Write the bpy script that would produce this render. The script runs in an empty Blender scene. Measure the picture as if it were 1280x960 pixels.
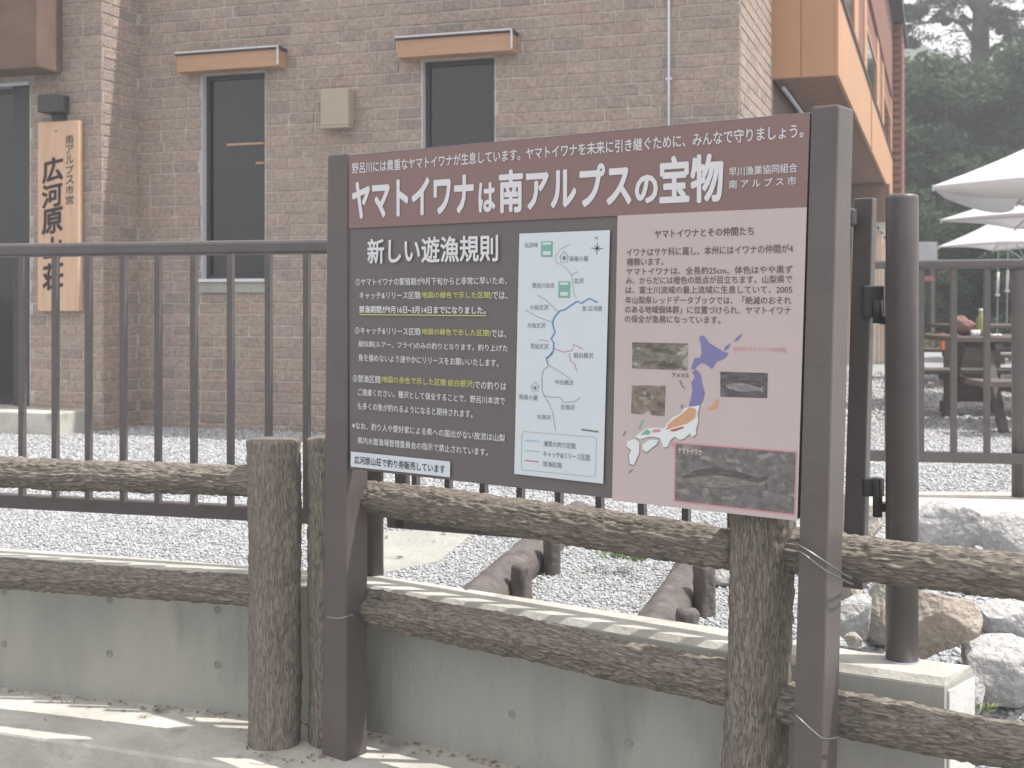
import bpy, bmesh, math, random
import numpy as np
from mathutils import Vector, Matrix, noise
random.seed(7); rng = np.random.default_rng(7)
sc = bpy.context.scene
C = sc.collection
F = 1580.0; HC = 1.44; YH = 373.0          # focal length in photo pixels, eye height, horizon row

# ------------------------------------------------------------ camera, world, sun, exposure
cam = bpy.data.cameras.new('camera'); cam.sensor_width = 36; cam.lens = F / 1280 * 36
cam.shift_y = -(480 - YH) / 1280; cam.clip_end = 2000
cam.dof.use_dof = True; cam.dof.focus_distance = 3.5; cam.dof.aperture_fstop = 6.3
co = bpy.data.objects.new('camera', cam); co.location = (0, 0, HC); co.rotation_euler = (math.pi / 2, 0, 0)
C.objects.link(co); sc.camera = co
SUN_EL, SUN_AZ = math.radians(62), math.radians(-5)   # azimuth from +X towards +Y
world = bpy.data.worlds.new('World'); sc.world = world; world.use_nodes = True
wn = world.node_tree; bg = wn.nodes['Background']
sky = wn.nodes.new('ShaderNodeTexSky'); sky.sky_type = 'NISHITA'; sky.sun_disc = False
sky.sun_elevation = SUN_EL; sky.sun_rotation = math.pi / 2 - SUN_AZ
sky.air_density = 1.0; sky.dust_density = 2.5; sky.ozone_density = 1.0
hs = wn.nodes.new('ShaderNodeHueSaturation'); hs.inputs['Saturation'].default_value = .5   # a hazy, whitish sky
wn.links.new(sky.outputs[0], hs.inputs['Color'])
# thin bright cloud over the whole sky
tcw = wn.nodes.new('ShaderNodeTexCoord'); nw = wn.nodes.new('ShaderNodeTexNoise'); nw.inputs['Scale'].default_value = 2.2; nw.inputs['Detail'].default_value = 8
wn.links.new(tcw.outputs['Generated'], nw.inputs['Vector']); mw = wn.nodes.new('ShaderNodeMapRange'); mw.inputs['From Min'].default_value = .3; mw.inputs['From Max'].default_value = .65; mw.inputs['To Min'].default_value = .6; mw.inputs['To Max'].default_value = .97
wn.links.new(nw.outputs['Fac'], mw.inputs[0]); xw = wn.nodes.new('ShaderNodeMix'); xw.data_type = 'RGBA'; xw.inputs[7].default_value = (4.0, 3.94, 3.99, 1)
wn.links.new(mw.outputs[0], xw.inputs[0]); wn.links.new(hs.outputs[0], xw.inputs[6]); wn.links.new(xw.outputs[2], bg.inputs[0]); bg.inputs[1].default_value = 0.15
sun = bpy.data.lights.new('sun', 'SUN'); sun.energy = 2.6; sun.angle = math.radians(0.5); sun.color = (1, .965, .915)
so = bpy.data.objects.new('sun', sun); C.objects.link(so)
sd = Vector((math.cos(SUN_EL) * math.cos(SUN_AZ), math.cos(SUN_EL) * math.sin(SUN_AZ), math.sin(SUN_EL)))
so.rotation_euler = sd.to_track_quat('Z', 'Y').to_euler(); so.location = (20, 5, 30)
sc.view_settings.view_transform = 'Standard'; sc.view_settings.look = 'None'
sc.view_settings.exposure = 1.22; sc.view_settings.gamma = 1
sc.cycles.volume_bounces = 0; sc.cycles.max_bounces = 6

# ------------------------------------------------------------ helpers
def at(px, py, Z): return Vector(((px - 640) / F * Z, Z, HC - (py - YH) / F * Z))
def zg(py, z): return (HC - z) * F / (py - YH)
def V(*a): return Vector(a)

class MB:
    def __init__(s): s.v = []; s.f = []
    def add(s, vs, fs):
        n = len(s.v); s.v += [tuple(v) for v in vs]; s.f += [tuple(i + n for i in f) for f in fs]; return s
    def hexa(s, p):   # p: 4 bottom ccw, 4 top
        return s.add(p, [(3, 2, 1, 0), (4, 5, 6, 7), (0, 1, 5, 4), (1, 2, 6, 5), (2, 3, 7, 6), (3, 0, 4, 7)])
    def box(s, c, ax, ay, az):
        c = Vector(c); q = [c + ax * i + ay * j + az * k for k in (-1, 1) for i, j in ((-1, -1), (1, -1), (1, 1), (-1, 1))]
        return s.hexa(q)
    def abox(s, x0, x1, y0, y1, z0, z1):
        return s.box(((x0 + x1) / 2, (y0 + y1) / 2, (z0 + z1) / 2), V((x1 - x0) / 2, 0, 0), V(0, (y1 - y0) / 2, 0), V(0, 0, (z1 - z0) / 2))
    def tube(s, pts, rs, n=12, cap=True):
        pts = [Vector(p) for p in pts]
        if not hasattr(rs, '__len__'): rs = [rs] * len(pts)
        base = len(s.v); u = None
        for i, p in enumerate(pts):
            t = (pts[min(i + 1, len(pts) - 1)] - pts[max(i - 1, 0)]).normalized()
            if u is None: u = t.orthogonal().normalized()
            u = (u - t * u.dot(t)).normalized(); w = t.cross(u)
            for k in range(n):
                a = 2 * math.pi * k / n; s.v.append(tuple(p + (u * math.cos(a) + w * math.sin(a)) * rs[i]))
        for i in range(len(pts) - 1):
            for k in range(n):
                a = base + i * n + k; b = base + i * n + (k + 1) % n
                s.f.append((a, b, b + n, a + n))
        if cap:
            s.f.append(tuple(base + k for k in reversed(range(n)))); s.f.append(tuple(base + (len(pts) - 1) * n + k for k in range(n)))
        return s

def wloc(o):
    p = Vector((0, 0, 0))
    while o is not None: p += o.location; o = o.parent
    return p
def link(name, me, parent=None, loc=None):
    o = bpy.data.objects.new(name, me); C.objects.link(o)
    if parent: o.parent = parent
    if loc is not None: o.location = Vector(loc) - (wloc(parent) if parent else Vector())
    return o
def part(name, mb, mat, parent=None, base=None, smooth=False, bevel=0, stuff=False, autos=False):
    """world-space verts -> one mesh object whose origin is base (or the parent's)"""
    org = Vector(base) if base is not None else (wloc(parent) if parent else Vector())
    me = bpy.data.meshes.new(name)
    me.from_pydata([tuple(Vector(v) - org) for v in mb.v], [], mb.f); me.update()
    bm = bmesh.new(); bm.from_mesh(me); bmesh.ops.recalc_face_normals(bm, faces=bm.faces); bm.to_mesh(me); bm.free()
    for m in (mat if isinstance(mat, (list, tuple)) else [mat]): me.materials.append(m)
    if smooth: me.polygons.foreach_set('use_smooth', [True] * len(me.polygons))
    if hasattr(mb, 'bark'): me.attributes.new('bark', 'FLOAT_VECTOR', 'POINT').data.foreach_set('vector', np.array(mb.bark, dtype=np.float32).ravel())
    o = link(name, me, parent, org)
    if bevel:
        b = o.modifiers.new('bevel', 'BEVEL'); b.width = bevel; b.segments = 2; b.limit_method = 'ANGLE'
    if stuff: o['kind'] = 'stuff'
    return o
def thing(name, label, cat, loc, group=None):
    o = bpy.data.objects.new(name, None); C.objects.link(o); o.location = loc; o.empty_display_size = .1
    return tag(o, label, cat, group)
def tag(o, label, cat, group=None):
    o['label'] = label; o['category'] = cat
    if group: o['group'] = group
    return o
def struct(o): o['kind'] = 'structure'; return o

_m = {}
def mat(name, c1, c2=None, scale=8, rough=.7, bump=0, bscale=40, metal=0, stretch=(1, 1, 1), detail=6, c3=None, spec=.5, contrast=(.35, .65), rnd=0, bdist=.01, c3scale=3, c3range=(.55, .7)):
    if name in _m: return _m[name]
    m = bpy.data.materials.new(name); m.use_nodes = True; nt = m.node_tree; N = nt.nodes; L = nt.links
    b = N['Principled BSDF']; b.inputs['Roughness'].default_value = rough; b.inputs['Metallic'].default_value = metal
    b.inputs['Specular IOR Level'].default_value = spec
    _m[name] = m
    if c2 is None and not bump: b.inputs['Base Color'].default_value = (*c1, 1); return m
    tc = N.new('ShaderNodeTexCoord'); mp = N.new('ShaderNodeMapping'); mp.inputs['Scale'].default_value = stretch
    L.new(tc.outputs['Object'], mp.inputs[0])
    if rnd:
        oi = N.new('ShaderNodeObjectInfo'); ml = N.new('ShaderNodeMath'); ml.operation = 'MULTIPLY'; ml.inputs[1].default_value = 37
        L.new(oi.outputs['Random'], ml.inputs[0]); cx = N.new('ShaderNodeCombineXYZ'); L.new(ml.outputs[0], cx.inputs[0]); L.new(ml.outputs[0], cx.inputs[1]); L.new(cx.outputs[0], mp.inputs['Location'])
    n = N.new('ShaderNodeTexNoise'); n.inputs['Scale'].default_value = scale; n.inputs['Detail'].default_value = detail; n.inputs['Roughness'].default_value = .65
    L.new(mp.outputs[0], n.inputs['Vector'])
    r = N.new('ShaderNodeValToRGB'); r.color_ramp.elements[0].position = contrast[0]; r.color_ramp.elements[1].position = contrast[1]
    r.color_ramp.elements[0].color = (*c1, 1); r.color_ramp.elements[1].color = (*(c2 or c1), 1)
    L.new(n.outputs['Fac'], r.inputs[0]); out = r.outputs[0]
    if c3:
        n3 = N.new('ShaderNodeTexNoise'); n3.inputs['Scale'].default_value = c3scale; n3.inputs['Detail'].default_value = 7; L.new(mp.outputs[0], n3.inputs['Vector'])
        r3 = N.new('ShaderNodeMapRange'); r3.inputs['From Min'].default_value = c3range[0]; r3.inputs['From Max'].default_value = c3range[1]; L.new(n3.outputs['Fac'], r3.inputs[0])
        mx = N.new('ShaderNodeMix'); mx.data_type = 'RGBA'; L.new(r3.outputs[0], mx.inputs[0]); L.new(out, mx.inputs[6]); mx.inputs[7].default_value = (*c3, 1); out = mx.outputs[2]
    L.new(out, b.inputs['Base Color'])
    if bump:
        n2 = N.new('ShaderNodeTexNoise'); n2.inputs['Scale'].default_value = bscale; n2.inputs['Detail'].default_value = 8; L.new(mp.outputs[0], n2.inputs['Vector'])
        bp = N.new('ShaderNodeBump'); bp.inputs['Strength'].default_value = bump; bp.inputs['Distance'].default_value = bdist
        L.new(n2.outputs['Fac'], bp.inputs['Height']); L.new(bp.outputs[0], b.inputs['Normal'])
    return m

def palette_mat(name, cols, rough=.9, grain=30, bump=.5, bscale=60, amt=.25, bdist=.006):
    """colour picked per object and per loose piece from a palette, with grain"""
    m = bpy.data.materials.new(name); m.use_nodes = True; nt = m.node_tree; N = nt.nodes; L = nt.links
    b = N['Principled BSDF']; b.inputs['Roughness'].default_value = rough
    oi = N.new('ShaderNodeObjectInfo'); ge = N.new('ShaderNodeNewGeometry')
    a = N.new('ShaderNodeMath'); a.operation = 'ADD'; L.new(oi.outputs['Random'], a.inputs[0]); L.new(ge.outputs['Random Per Island'], a.inputs[1])
    fr = N.new('ShaderNodeMath'); fr.operation = 'FRACT'; L.new(a.outputs[0], fr.inputs[0])
    r = N.new('ShaderNodeValToRGB'); r.color_ramp.interpolation = 'CONSTANT'
    els = r.color_ramp.elements
    while len(els) < len(cols): els.new(.5)
    for i, c in enumerate(cols): els[i].position = i / len(cols); els[i].color = (*c, 1)
    L.new(fr.outputs[0], r.inputs[0])
    tc = N.new('ShaderNodeTexCoord'); n = N.new('ShaderNodeTexNoise'); n.inputs['Scale'].default_value = grain; n.inputs['Detail'].default_value = 6
    ad = N.new('ShaderNodeVectorMath'); ad.operation = 'ADD'; L.new(tc.outputs['Object'], ad.inputs[0]); cb = N.new('ShaderNodeCombineXYZ'); ml = N.new('ShaderNodeMath'); ml.operation = 'MULTIPLY'; ml.inputs[1].default_value = 50
    L.new(fr.outputs[0], ml.inputs[0]); L.new(ml.outputs[0], cb.inputs[0]); L.new(ml.outputs[0], cb.inputs[2]); L.new(cb.outputs[0], ad.inputs[1])
    L.new(ad.outputs[0], n.inputs['Vector'])
    mr = N.new('ShaderNodeMapRange'); mr.inputs['From Min'].default_value = .3; mr.inputs['From Max'].default_value = .7; mr.inputs['To Min'].default_value = 1 - amt; mr.inputs['To Max'].default_value = 1 + amt
    L.new(n.outputs['Fac'], mr.inputs[0])
    mx = N.new('ShaderNodeVectorMath'); mx.operation = 'SCALE'; L.new(r.outputs[0], mx.inputs[0]); L.new(mr.outputs[0], mx.inputs['Scale']); L.new(mx.outputs[0], b.inputs['Base Color'])
    n2 = N.new('ShaderNodeTexNoise'); n2.inputs['Scale'].default_value = bscale; n2.inputs['Detail'].default_value = 6; L.new(ad.outputs[0], n2.inputs['Vector'])
    bp = N.new('ShaderNodeBump'); bp.inputs['Strength'].default_value = bump; bp.inputs['Distance'].default_value = bdist; L.new(n2.outputs['Fac'], bp.inputs['Height']); L.new(bp.outputs[0], b.inputs['Normal'])
    return m

M_paint = mat('dark_brown_paint', (.103, .086, .083), (.122, .104, .10), 5, .42, .12, 90, c3=(.155, .135, .13), c3scale=7, c3range=(.62, .8))
M_rail = mat('railing_paint', (.098, .086, .085), (.122, .108, .105), 9, .4, .1, 120)
def bark_mat():
    m = bpy.data.materials.new('bark_textured_concrete'); m.use_nodes = True; nt = m.node_tree; N = nt.nodes; L = nt.links; b = N['Principled BSDF']; b.inputs['Roughness'].default_value = .92; b.inputs['Specular IOR Level'].default_value = .3
    at_ = N.new('ShaderNodeAttribute'); at_.attribute_name = 'bark'
    def noise_(sc_, det=6, rough=.6):
        n = N.new('ShaderNodeTexNoise'); n.inputs['Scale'].default_value = sc_; n.inputs['Detail'].default_value = det; n.inputs['Roughness'].default_value = rough; L.new(at_.outputs['Vector'], n.inputs['Vector']); return n.outputs['Fac']
    def mr(src, a, b_, c=0, d=1):
        n = N.new('ShaderNodeMapRange'); n.inputs['From Min'].default_value = a; n.inputs['From Max'].default_value = b_; n.inputs['To Min'].default_value = c; n.inputs['To Max'].default_value = d; L.new(src, n.inputs[0]); return n.outputs[0]
    def mth(op, x, y=None):
        n = N.new('ShaderNodeMath'); n.operation = op; L.new(x, n.inputs[0])
        if y is not None:
            if isinstance(y, (int, float)): n.inputs[1].default_value = y
            else: L.new(y, n.inputs[1])
        return n.outputs[0]
    big = noise_(105, 6); crack = mr(mth('ABSOLUTE', mth('SUBTRACT', big, .5)), .0, .04); fine = noise_(300, 5); patch = noise_(9, 4)
    r = N.new('ShaderNodeValToRGB'); r.color_ramp.elements[0].position = .38; r.color_ramp.elements[0].color = (.185, .158, .13, 1); r.color_ramp.elements[1].position = .64; r.color_ramp.elements[1].color = (.30, .268, .23, 1); L.new(fine, r.inputs[0])
    x = N.new('ShaderNodeMix'); x.data_type = 'RGBA'; L.new(mr(patch, .42, .62, 0, .6), x.inputs[0]); L.new(r.outputs[0], x.inputs[6]); x.inputs[7].default_value = (.25, .22, .18, 1)
    y = N.new('ShaderNodeMix'); y.data_type = 'RGBA'; L.new(mr(crack, 0, 1, .58, 1), y.inputs[0]); y.inputs[6].default_value = (.12, .10, .082, 1); L.new(x.outputs[2], y.inputs[7]); L.new(y.outputs[2], b.inputs['Base Color'])
    h = mth('ADD', mth('MULTIPLY', crack, .5), mth('MULTIPLY', fine, .6)); bp = N.new('ShaderNodeBump'); bp.inputs['Strength'].default_value = .85; bp.inputs['Distance'].default_value = .0045; L.new(h, bp.inputs['Height']); L.new(bp.outputs[0], b.inputs['Normal'])
    return m
M_log = bark_mat()
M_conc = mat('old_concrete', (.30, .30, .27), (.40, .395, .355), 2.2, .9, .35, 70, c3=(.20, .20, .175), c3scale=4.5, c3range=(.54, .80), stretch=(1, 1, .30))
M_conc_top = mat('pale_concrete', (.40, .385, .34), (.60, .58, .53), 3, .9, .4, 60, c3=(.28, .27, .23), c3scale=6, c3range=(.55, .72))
M_gravelbase = mat('grey_gravel_ground', (.20, .21, .215), (.56, .57, .58), 60, .95, 1, 70, contrast=(.38, .6), c3=(.62, .63, .64), c3scale=120, c3range=(.55, .62), bdist=.03)
M_road = mat('grey_road', (.13, .13, .125), (.2, .2, .19), 30, .95, .5, 120)
M_plank = mat('blond_wood', (.54, .35, .235), (.62, .42, .29), 2.5, .6, .1, 60, stretch=(9, 9, 1))
M_fascia = mat('orange_wood_fascia', (.40, .235, .145), (.46, .28, .18), 3, .6, .1, 60, stretch=(1, 1, 9))
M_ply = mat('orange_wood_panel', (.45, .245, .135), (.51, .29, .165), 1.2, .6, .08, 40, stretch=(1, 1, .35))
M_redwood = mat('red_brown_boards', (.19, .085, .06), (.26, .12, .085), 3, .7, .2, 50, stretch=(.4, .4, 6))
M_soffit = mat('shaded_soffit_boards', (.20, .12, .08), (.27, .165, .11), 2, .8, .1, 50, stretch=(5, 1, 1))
M_white_metal = mat('white_trim', (.62, .62, .64), None, rough=.45)
M_darkmetal = mat('dark_grey_metal', (.045, .045, .05), None, rough=.45)
M_conduit = mat('galvanised_conduit', (.5, .53, .6), None, rough=.35, metal=.4)
M_beige = mat('beige_enamel', (.37, .30, .23), (.41, .34, .26), 4, .5)
M_mortar = mat('pale_mortar', (.36, .32, .28), (.54, .50, .455), 9, .95, .6, 90)
M_brick = palette_mat('mixed_tan_brick', [(0.345, 0.27, 0.225), (0.333, 0.261, 0.219), (0.357, 0.276, 0.231), (0.31, 0.249, 0.213), (0.345, 0.263, 0.221), (0.339, 0.273, 0.228), (0.368, 0.289, 0.24), (0.322, 0.255, 0.216), (0.281, 0.228, 0.197), (0.351, 0.267, 0.221), (0.339, 0.264, 0.225), (0.345, 0.27, 0.228), (0.329, 0.264, 0.225)], amt=.22, grain=38, bump=1, bscale=45, bdist=.012)
def glass_mat():
    m = mat('dark_window_glass', (.018, .018, .02), None, rough=.06, spec=.6); return m
M_glass = glass_mat()
M_cream = mat('cream_render', (.80, .75, .68), (.84, .80, .73), 3, .85, .1, 80)
M_brdark = mat('board_charcoal_print', (.140, .124, .120), (.150, .133, .129), 3, .45, spec=.35)
M_brbrown = mat('board_brown_print', (.225, .145, .134), (.24, .155, .143), 3, .45, spec=.35)
M_brpink = mat('board_pale_pink_print', (.52, .435, .425), (.54, .455, .445), 3, .45, spec=.35)
M_sheet = mat('board_pale_blue_sheet', (.62, .68, .72), None, rough=.45, spec=.35)
def ink(name, c): return mat('ink_' + name, c, None, rough=.5, spec=.35)
I_white = ink('white', (.68, .68, .70)); I_yel = ink('yellow', (.55, .54, .17)); I_dark = ink('dark', (.05, .045, .045)); I_grey = ink('grey', (.20, .21, .22))
I_green = ink('green', (.20, .42, .34)); I_gline = ink('sage', (.33, .42, .36)); I_blue = ink('blue', (.13, .27, .50)); I_red = ink('red', (.55, .17, .20)); I_pink = ink('rose', (.62, .28, .30))
I_purple = ink('violet', (.20, .19, .38)); I_orange = ink('orange', (.60, .34, .19)); I_brick = ink('brickred', (.45, .12, .10)); I_land = ink('land', (.72, .74, .75)); I_lb = ink('skyblue', (.25, .45, .70))
M_wire = mat('binding_wire_steel', (.25, .25, .25), None, rough=.35, metal=.8)
M_white_cloth = mat('white_canopy_cloth', (.82, .82, .84), None, rough=.8)
def translucent(name, c, k=.35):
    m = bpy.data.materials.new(name); m.use_nodes = True; N = m.node_tree.nodes; L = m.node_tree.links
    b = N['Principled BSDF']; b.inputs['Base Color'].default_value = (*c, 1); b.inputs['Roughness'].default_value = .8
    t = N.new('ShaderNodeBsdfTranslucent'); t.inputs[0].default_value = (*c, 1); x = N.new('ShaderNodeMixShader'); x.inputs[0].default_value = k
    L.new(b.outputs[0], x.inputs[1]); L.new(t.outputs[0], x.inputs[2]); L.new(x.outputs[0], N['Material Output'].inputs[0]); return m
M_canopy = translucent('white_canopy', (.74, .73, .74), .07)

# ------------------------------------------------------------ ground
GZ = .45                                        # gravel terrace level
LW = [V(-3.2, 5.10, 0), V(-.53, 4.245, 0), V(.60, 3.50, 0), V(.86, 3.31, 0), V(1.09, 3.187, 0)]   # front foot line of the concrete wall
def wall_y(x):
    for a, b in zip(LW, LW[1:]):
        if x <= b.x or b is LW[-1]: return a.y + (b.y - a.y) * (x - a.x) / (b.x - a.x)
def sstep(a, b, x): t = max(0, min(1, (x - a) / (b - a))); return t * t * (3 - 2 * t)
def ground_h(x, y):
    if x < 1.0: return GZ if y > wall_y(x) + .06 else -.02
    low = .20 + .02 * math.sin(x * 5 + y * 3)
    edge = 5.05 - .2 * (x - 1)
    t = sstep(edge - 1.6, edge, y)
    k = sstep(1.0, 1.12, x)
    return (low + (GZ - low) * t) * k + (GZ if y > wall_y(x) + .06 else low) * (1 - k)
def sheet(name, m, poly, z):
    mb = MB(); mb.add([(x, y, z) for x, y in poly], [tuple(range(len(poly)))]); return struct(part(name, mb, m))
sheet('road', M_road, [(-1500, -1500), (1500, -1500), (1500, 1500), (-1500, 1500)], -.27)
# terrace (behind the wall), as a sheet following the wall, with the sunken corner at the right modelled
def gz(x, y): return GZ - .075 * (1 - sstep(4.2, 5.8, y)) if x < 1.09 else GZ
mb = MB(); NXT, NYT = 60, 20
for j in range(NYT + 1):
    for i in range(NXT + 1):
        x = -6 + 7.09 * i / NXT; y0 = wall_y(x) + .06; y = y0 + (8.0 - y0) * j / NYT; mb.v.append((x, y, gz(x, y)))
for j in range(NYT):
    for i in range(NXT): a = j * (NXT + 1) + i; mb.f.append((a, a + 1, a + NXT + 2, a + NXT + 1))
k = len(mb.v); mb.v += [(1.09, 5.6, GZ), (60, 5.6, GZ), (60, 45, GZ), (-40, 45, GZ), (-40, 8, GZ), (-6, 8, GZ), (1.09, 8, GZ)]
mb.f += [(k, k + 1, k + 2, k + 6), (k + 6, k + 2, k + 3, k + 4, k + 5)]
struct(part('gravel_terrace', mb, M_gravelbase, smooth=True))
mb = MB(); nx, ny = 50, 40
xs = np.linspace(1.09, 6.0, nx); ys = np.linspace(2.4, 5.6, ny)
for y in ys:
    for x in xs: mb.v.append((x, y, (ground_h(x, y) if y < 5.55 else GZ) + .012 * noise.noise(V(x * 6, y * 6, 0))))
for j in range(ny - 1):
    for i in range(nx - 1): a = j * nx + i; mb.f.append((a, a + 1, a + nx + 1, a + nx))
struct(part('rocky_bank_ground', mb, M_gravelbase, smooth=True))
# slab the fence stands on
mb = MB()
front = [V(-3.2, 4.76, 0), V(-.824, 3.876, 0), V(-.2, 3.50, 0), V(1.0, 2.60, 0), V(2.2, 1.9, 0)]
bk = [V(-3.2, 5.12, 0), V(-.53, 4.26, 0), V(.60, 3.52, 0), V(1.09, 3.2, 0), V(2.6, 2.5, 0)]
n = len(front)
mb.add([(p.x, p.y, 0) for p in front] + [(p.x, p.y, 0) for p in bk] + [(p.x, p.y, -.30) for p in front] + [(p.x, p.y, -.30) for p in bk],
       [(i, i + 1, n + i + 1, n + i) for i in range(n - 1)] + [(2 * n + i, 2 * n + i + 1, i + 1, i) for i in range(n - 1)] + [(n + i, n + i + 1, 3 * n + i + 1, 3 * n + i) for i in range(n - 1)] + [(n - 1, 2 * n + n - 1, 3 * n + n - 1, 2 * n - 1), (0, n, 3 * n, 2 * n)])
struct(part('concrete_footing_slab', mb, M_conc_top, bevel=.01))

# ------------------------------------------------------------ concrete retaining wall
def off(pts, d):
    out = []
    for i, p in enumerate(pts):
        a = (pts[min(i + 1, len(pts) - 1)] - pts[max(i - 1, 0)]).normalized()
        out.append(p + V(-a.y, a.x, 0) * d)
    return out
wr = thing('retaining_wall', 'low grey cast concrete wall with pale top behind the log fence', 'wall', (0, 3.8, 0))
ee = (LW[4] - LW[3]).normalized() * .045
fo, ba = off(LW, 0), off(LW, .17); ba[-1] = ba[-1] + ee
fi, bi = off(LW, .0), off(LW, .17)
mb = MB(); n = len(LW)
H = .462
mb.add([(p.x, p.y, -.05) for p in fo] + [(p.x, p.y, H) for p in fo] + [(p.x, p.y, H) for p in ba] + [(p.x, p.y, -.05) for p in ba],
       [(i, i + 1, n + i + 1, n + i) for i in range(n - 1)] + [(n + i, n + i + 1, 2 * n + i + 1, 2 * n + i) for i in range(n - 1)] + [(2 * n + i, 2 * n + i + 1, 3 * n + i + 1, 3 * n + i) for i in range(n - 1)] + [(0, n, 2 * n, 3 * n), (n - 1, 4 * n - 1, 3 * n - 1, 2 * n - 1)])
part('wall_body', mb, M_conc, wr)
# paler top with chamfered arrises, sits on the body
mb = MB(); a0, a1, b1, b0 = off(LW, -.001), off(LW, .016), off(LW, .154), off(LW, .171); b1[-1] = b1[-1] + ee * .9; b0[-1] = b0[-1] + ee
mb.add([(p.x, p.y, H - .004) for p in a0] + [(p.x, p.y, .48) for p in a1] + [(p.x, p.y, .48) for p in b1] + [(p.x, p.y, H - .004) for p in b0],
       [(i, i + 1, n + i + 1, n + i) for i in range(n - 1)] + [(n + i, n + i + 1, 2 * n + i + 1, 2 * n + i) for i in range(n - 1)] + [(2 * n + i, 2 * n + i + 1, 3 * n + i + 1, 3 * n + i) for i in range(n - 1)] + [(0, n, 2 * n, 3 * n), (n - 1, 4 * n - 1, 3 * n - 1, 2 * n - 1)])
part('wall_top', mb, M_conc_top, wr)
# sunlit end of the wall: sun painted in as a paler thin sheet
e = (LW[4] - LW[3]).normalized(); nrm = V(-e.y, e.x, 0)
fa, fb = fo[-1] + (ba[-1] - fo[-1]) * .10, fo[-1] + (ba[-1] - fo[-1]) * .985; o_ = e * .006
mb = MB(); mb.hexa([V(q.x, q.y, -.05) for q in (fa, fa + o_, fb + o_, fb)] + [V(q.x, q.y, .448) for q in (fa, fa + o_, fb + o_, fb)]); part('end_face', mb, mat('sunlit_end_concrete', (.58, .57, .54), (.72, .71, .69), 6, .9, .3, 60), wr, bevel=.002)
mb = MB()
# form-tie holes: shallow cones
def wall_pt(px, py):
    # intersect pixel ray with the wall front
    d = (px - 640) / F
    for a, b in zip(LW, LW[1:]):
        # a.x + t dx = d (a.y + t dy)
        dx, dy = b.x - a.x, b.y - a.y; t = (d * a.y - a.x) / (dx - d * dy)
        if -1e-6 <= t <= 1: Y = a.y + t * dy; return V(d * Y, Y, HC - (py - YH) / F * Y), V(dy, -dx, 0).normalized()
    return None
tie_me = None
for px, py in [(5, 740), (137, 750), (272, 762), (5, 805), (137, 817), (272, 831), (786, 929), (640, 893)]:
    r = wall_pt(px, py)
    if not r: continue
    p, nn = r
    t = MB(); u = V(-nn.y, nn.x, 0); w = V(0, 0, 1); K = 16
    R_ = [(.013, .001), (.0125, .0025), (.0105, .0025), (.008, .0008)]
    for rr, dd in R_:
        for k in range(K): a = 2 * math.pi * k / K; t.v.append(tuple(p + nn * dd + (u * math.cos(a) + w * math.sin(a)) * rr))
    for j in range(3):
        for k in range(K): t.f.append((j * K + k, j * K + (k + 1) % K, (j + 1) * K + (k + 1) % K, (j + 1) * K + k))
    t.f.append(tuple(3 * K + k for k in range(K)))
    part('tie_hole', t, mat('tie_plug', (.21, .21, .19), (.30, .30, .27), 60, .9), wr)

# ------------------------------------------------------------ log fences
def log_mesh(p0, p1, r, seed, nu=110, step=.005, amp=.0075, r1=None, round_end=.012, flat=False):
    p0, p1 = Vector(p0), Vector(p1); ax = p1 - p0; Ln = ax.length; ax.normalize()
    u = ax.orthogonal().normalized(); w = ax.cross(u); nv = max(4, int(Ln / step)); r1 = r1 or r
    mb = MB(); sv = V(seed * 7.3, seed * 3.1, 0)
    for j in range(nv + 1):
        t = j / nv; s = t * Ln; rr = r + (r1 - r) * t
        e = min(s, Ln - s)
        k = 1 if e > round_end else math.sqrt(max(0, 1 - (1 - e / round_end) ** 2)) * .12 + .88
        bend = .006 * math.sin(s * 2.1 + seed)
        for i in range(nu):
            a = 2 * math.pi * i / nu; ca, sa = math.cos(a), math.sin(a)
            q = V(ca * 1.6, sa * 1.6, s * 3.0) + sv
            wob = noise.noise(q * .8) * .010
            g = noise.noise(V(ca * r * 150, sa * r * 150, s * 11) + sv) ; g2 = noise.noise(V(ca * r * 210, sa * r * 210, s * 45) + sv)
            ridge = (1 - abs(g) * 3.0)
            h = wob + amp * (-.8 * max(0, ridge) + .55 * g2) + .0035 * noise.noise(V(ca * r * 40, sa * r * 40, s * 45) + sv)
            R = (rr + h) * k
            mb.v.append(tuple(p0 + ax * s + (u * ca + w * sa) * R + V(0, 0, bend if abs(ax.z) < .5 else 0)))
    for j in range(nv):
        for i in range(nu):
            a = j * nu + i; b = j * nu + (i + 1) % nu; mb.f.append((a, b, b + nu, a + nu))
    mb.f.append(tuple(reversed(range(nu)))); mb.f.append(tuple(nv * nu + i for i in range(nu)))
    mb.bark = [(math.cos(2 * math.pi * i / nu) * r + seed, math.sin(2 * math.pi * i / nu) * r, j / nv * Ln * .16) for j in range(nv + 1) for i in range(nu)]
    return mb
P1 = V(-.772, 4.10, 0); P2 = V(-.583, 4.12, 0); P3 = V(.635, 3.25, 0)
lf = thing('log_fence', 'left run of bark-textured concrete log fence ending at a thick round post', 'fence', P1)
part('post', log_mesh(P1 + V(.004, 0, -.02), P1 + V(.0, 0, .985), .083, 1, amp=.0015, nu=90), M_log, lf, smooth=True)
def railpt(p, px, py):  # point at depth of p
    return at(px, py, p.y)
dL = V(.949, -.316, 0)
for nm, (za, seed) in {'a': (.838, 2), 'b': (.478, 3)}.items():
    a = P1 - dL * 2.6; part('rail', log_mesh(V(a.x, a.y, za - .01 ), V(P1.x - .03, P1.y + .02, za), .052, seed), M_log, lf, smooth=True)
rf = thing('log_fence', 'bark-textured concrete log fence running behind the brown sign to the right', 'fence', P2)
part('post', log_mesh(P2 + V(0, 0, -.02), P2 + V(.0, 0, .99), .083, 4, amp=.0015, nu=90), M_log, rf, smooth=True)
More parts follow.
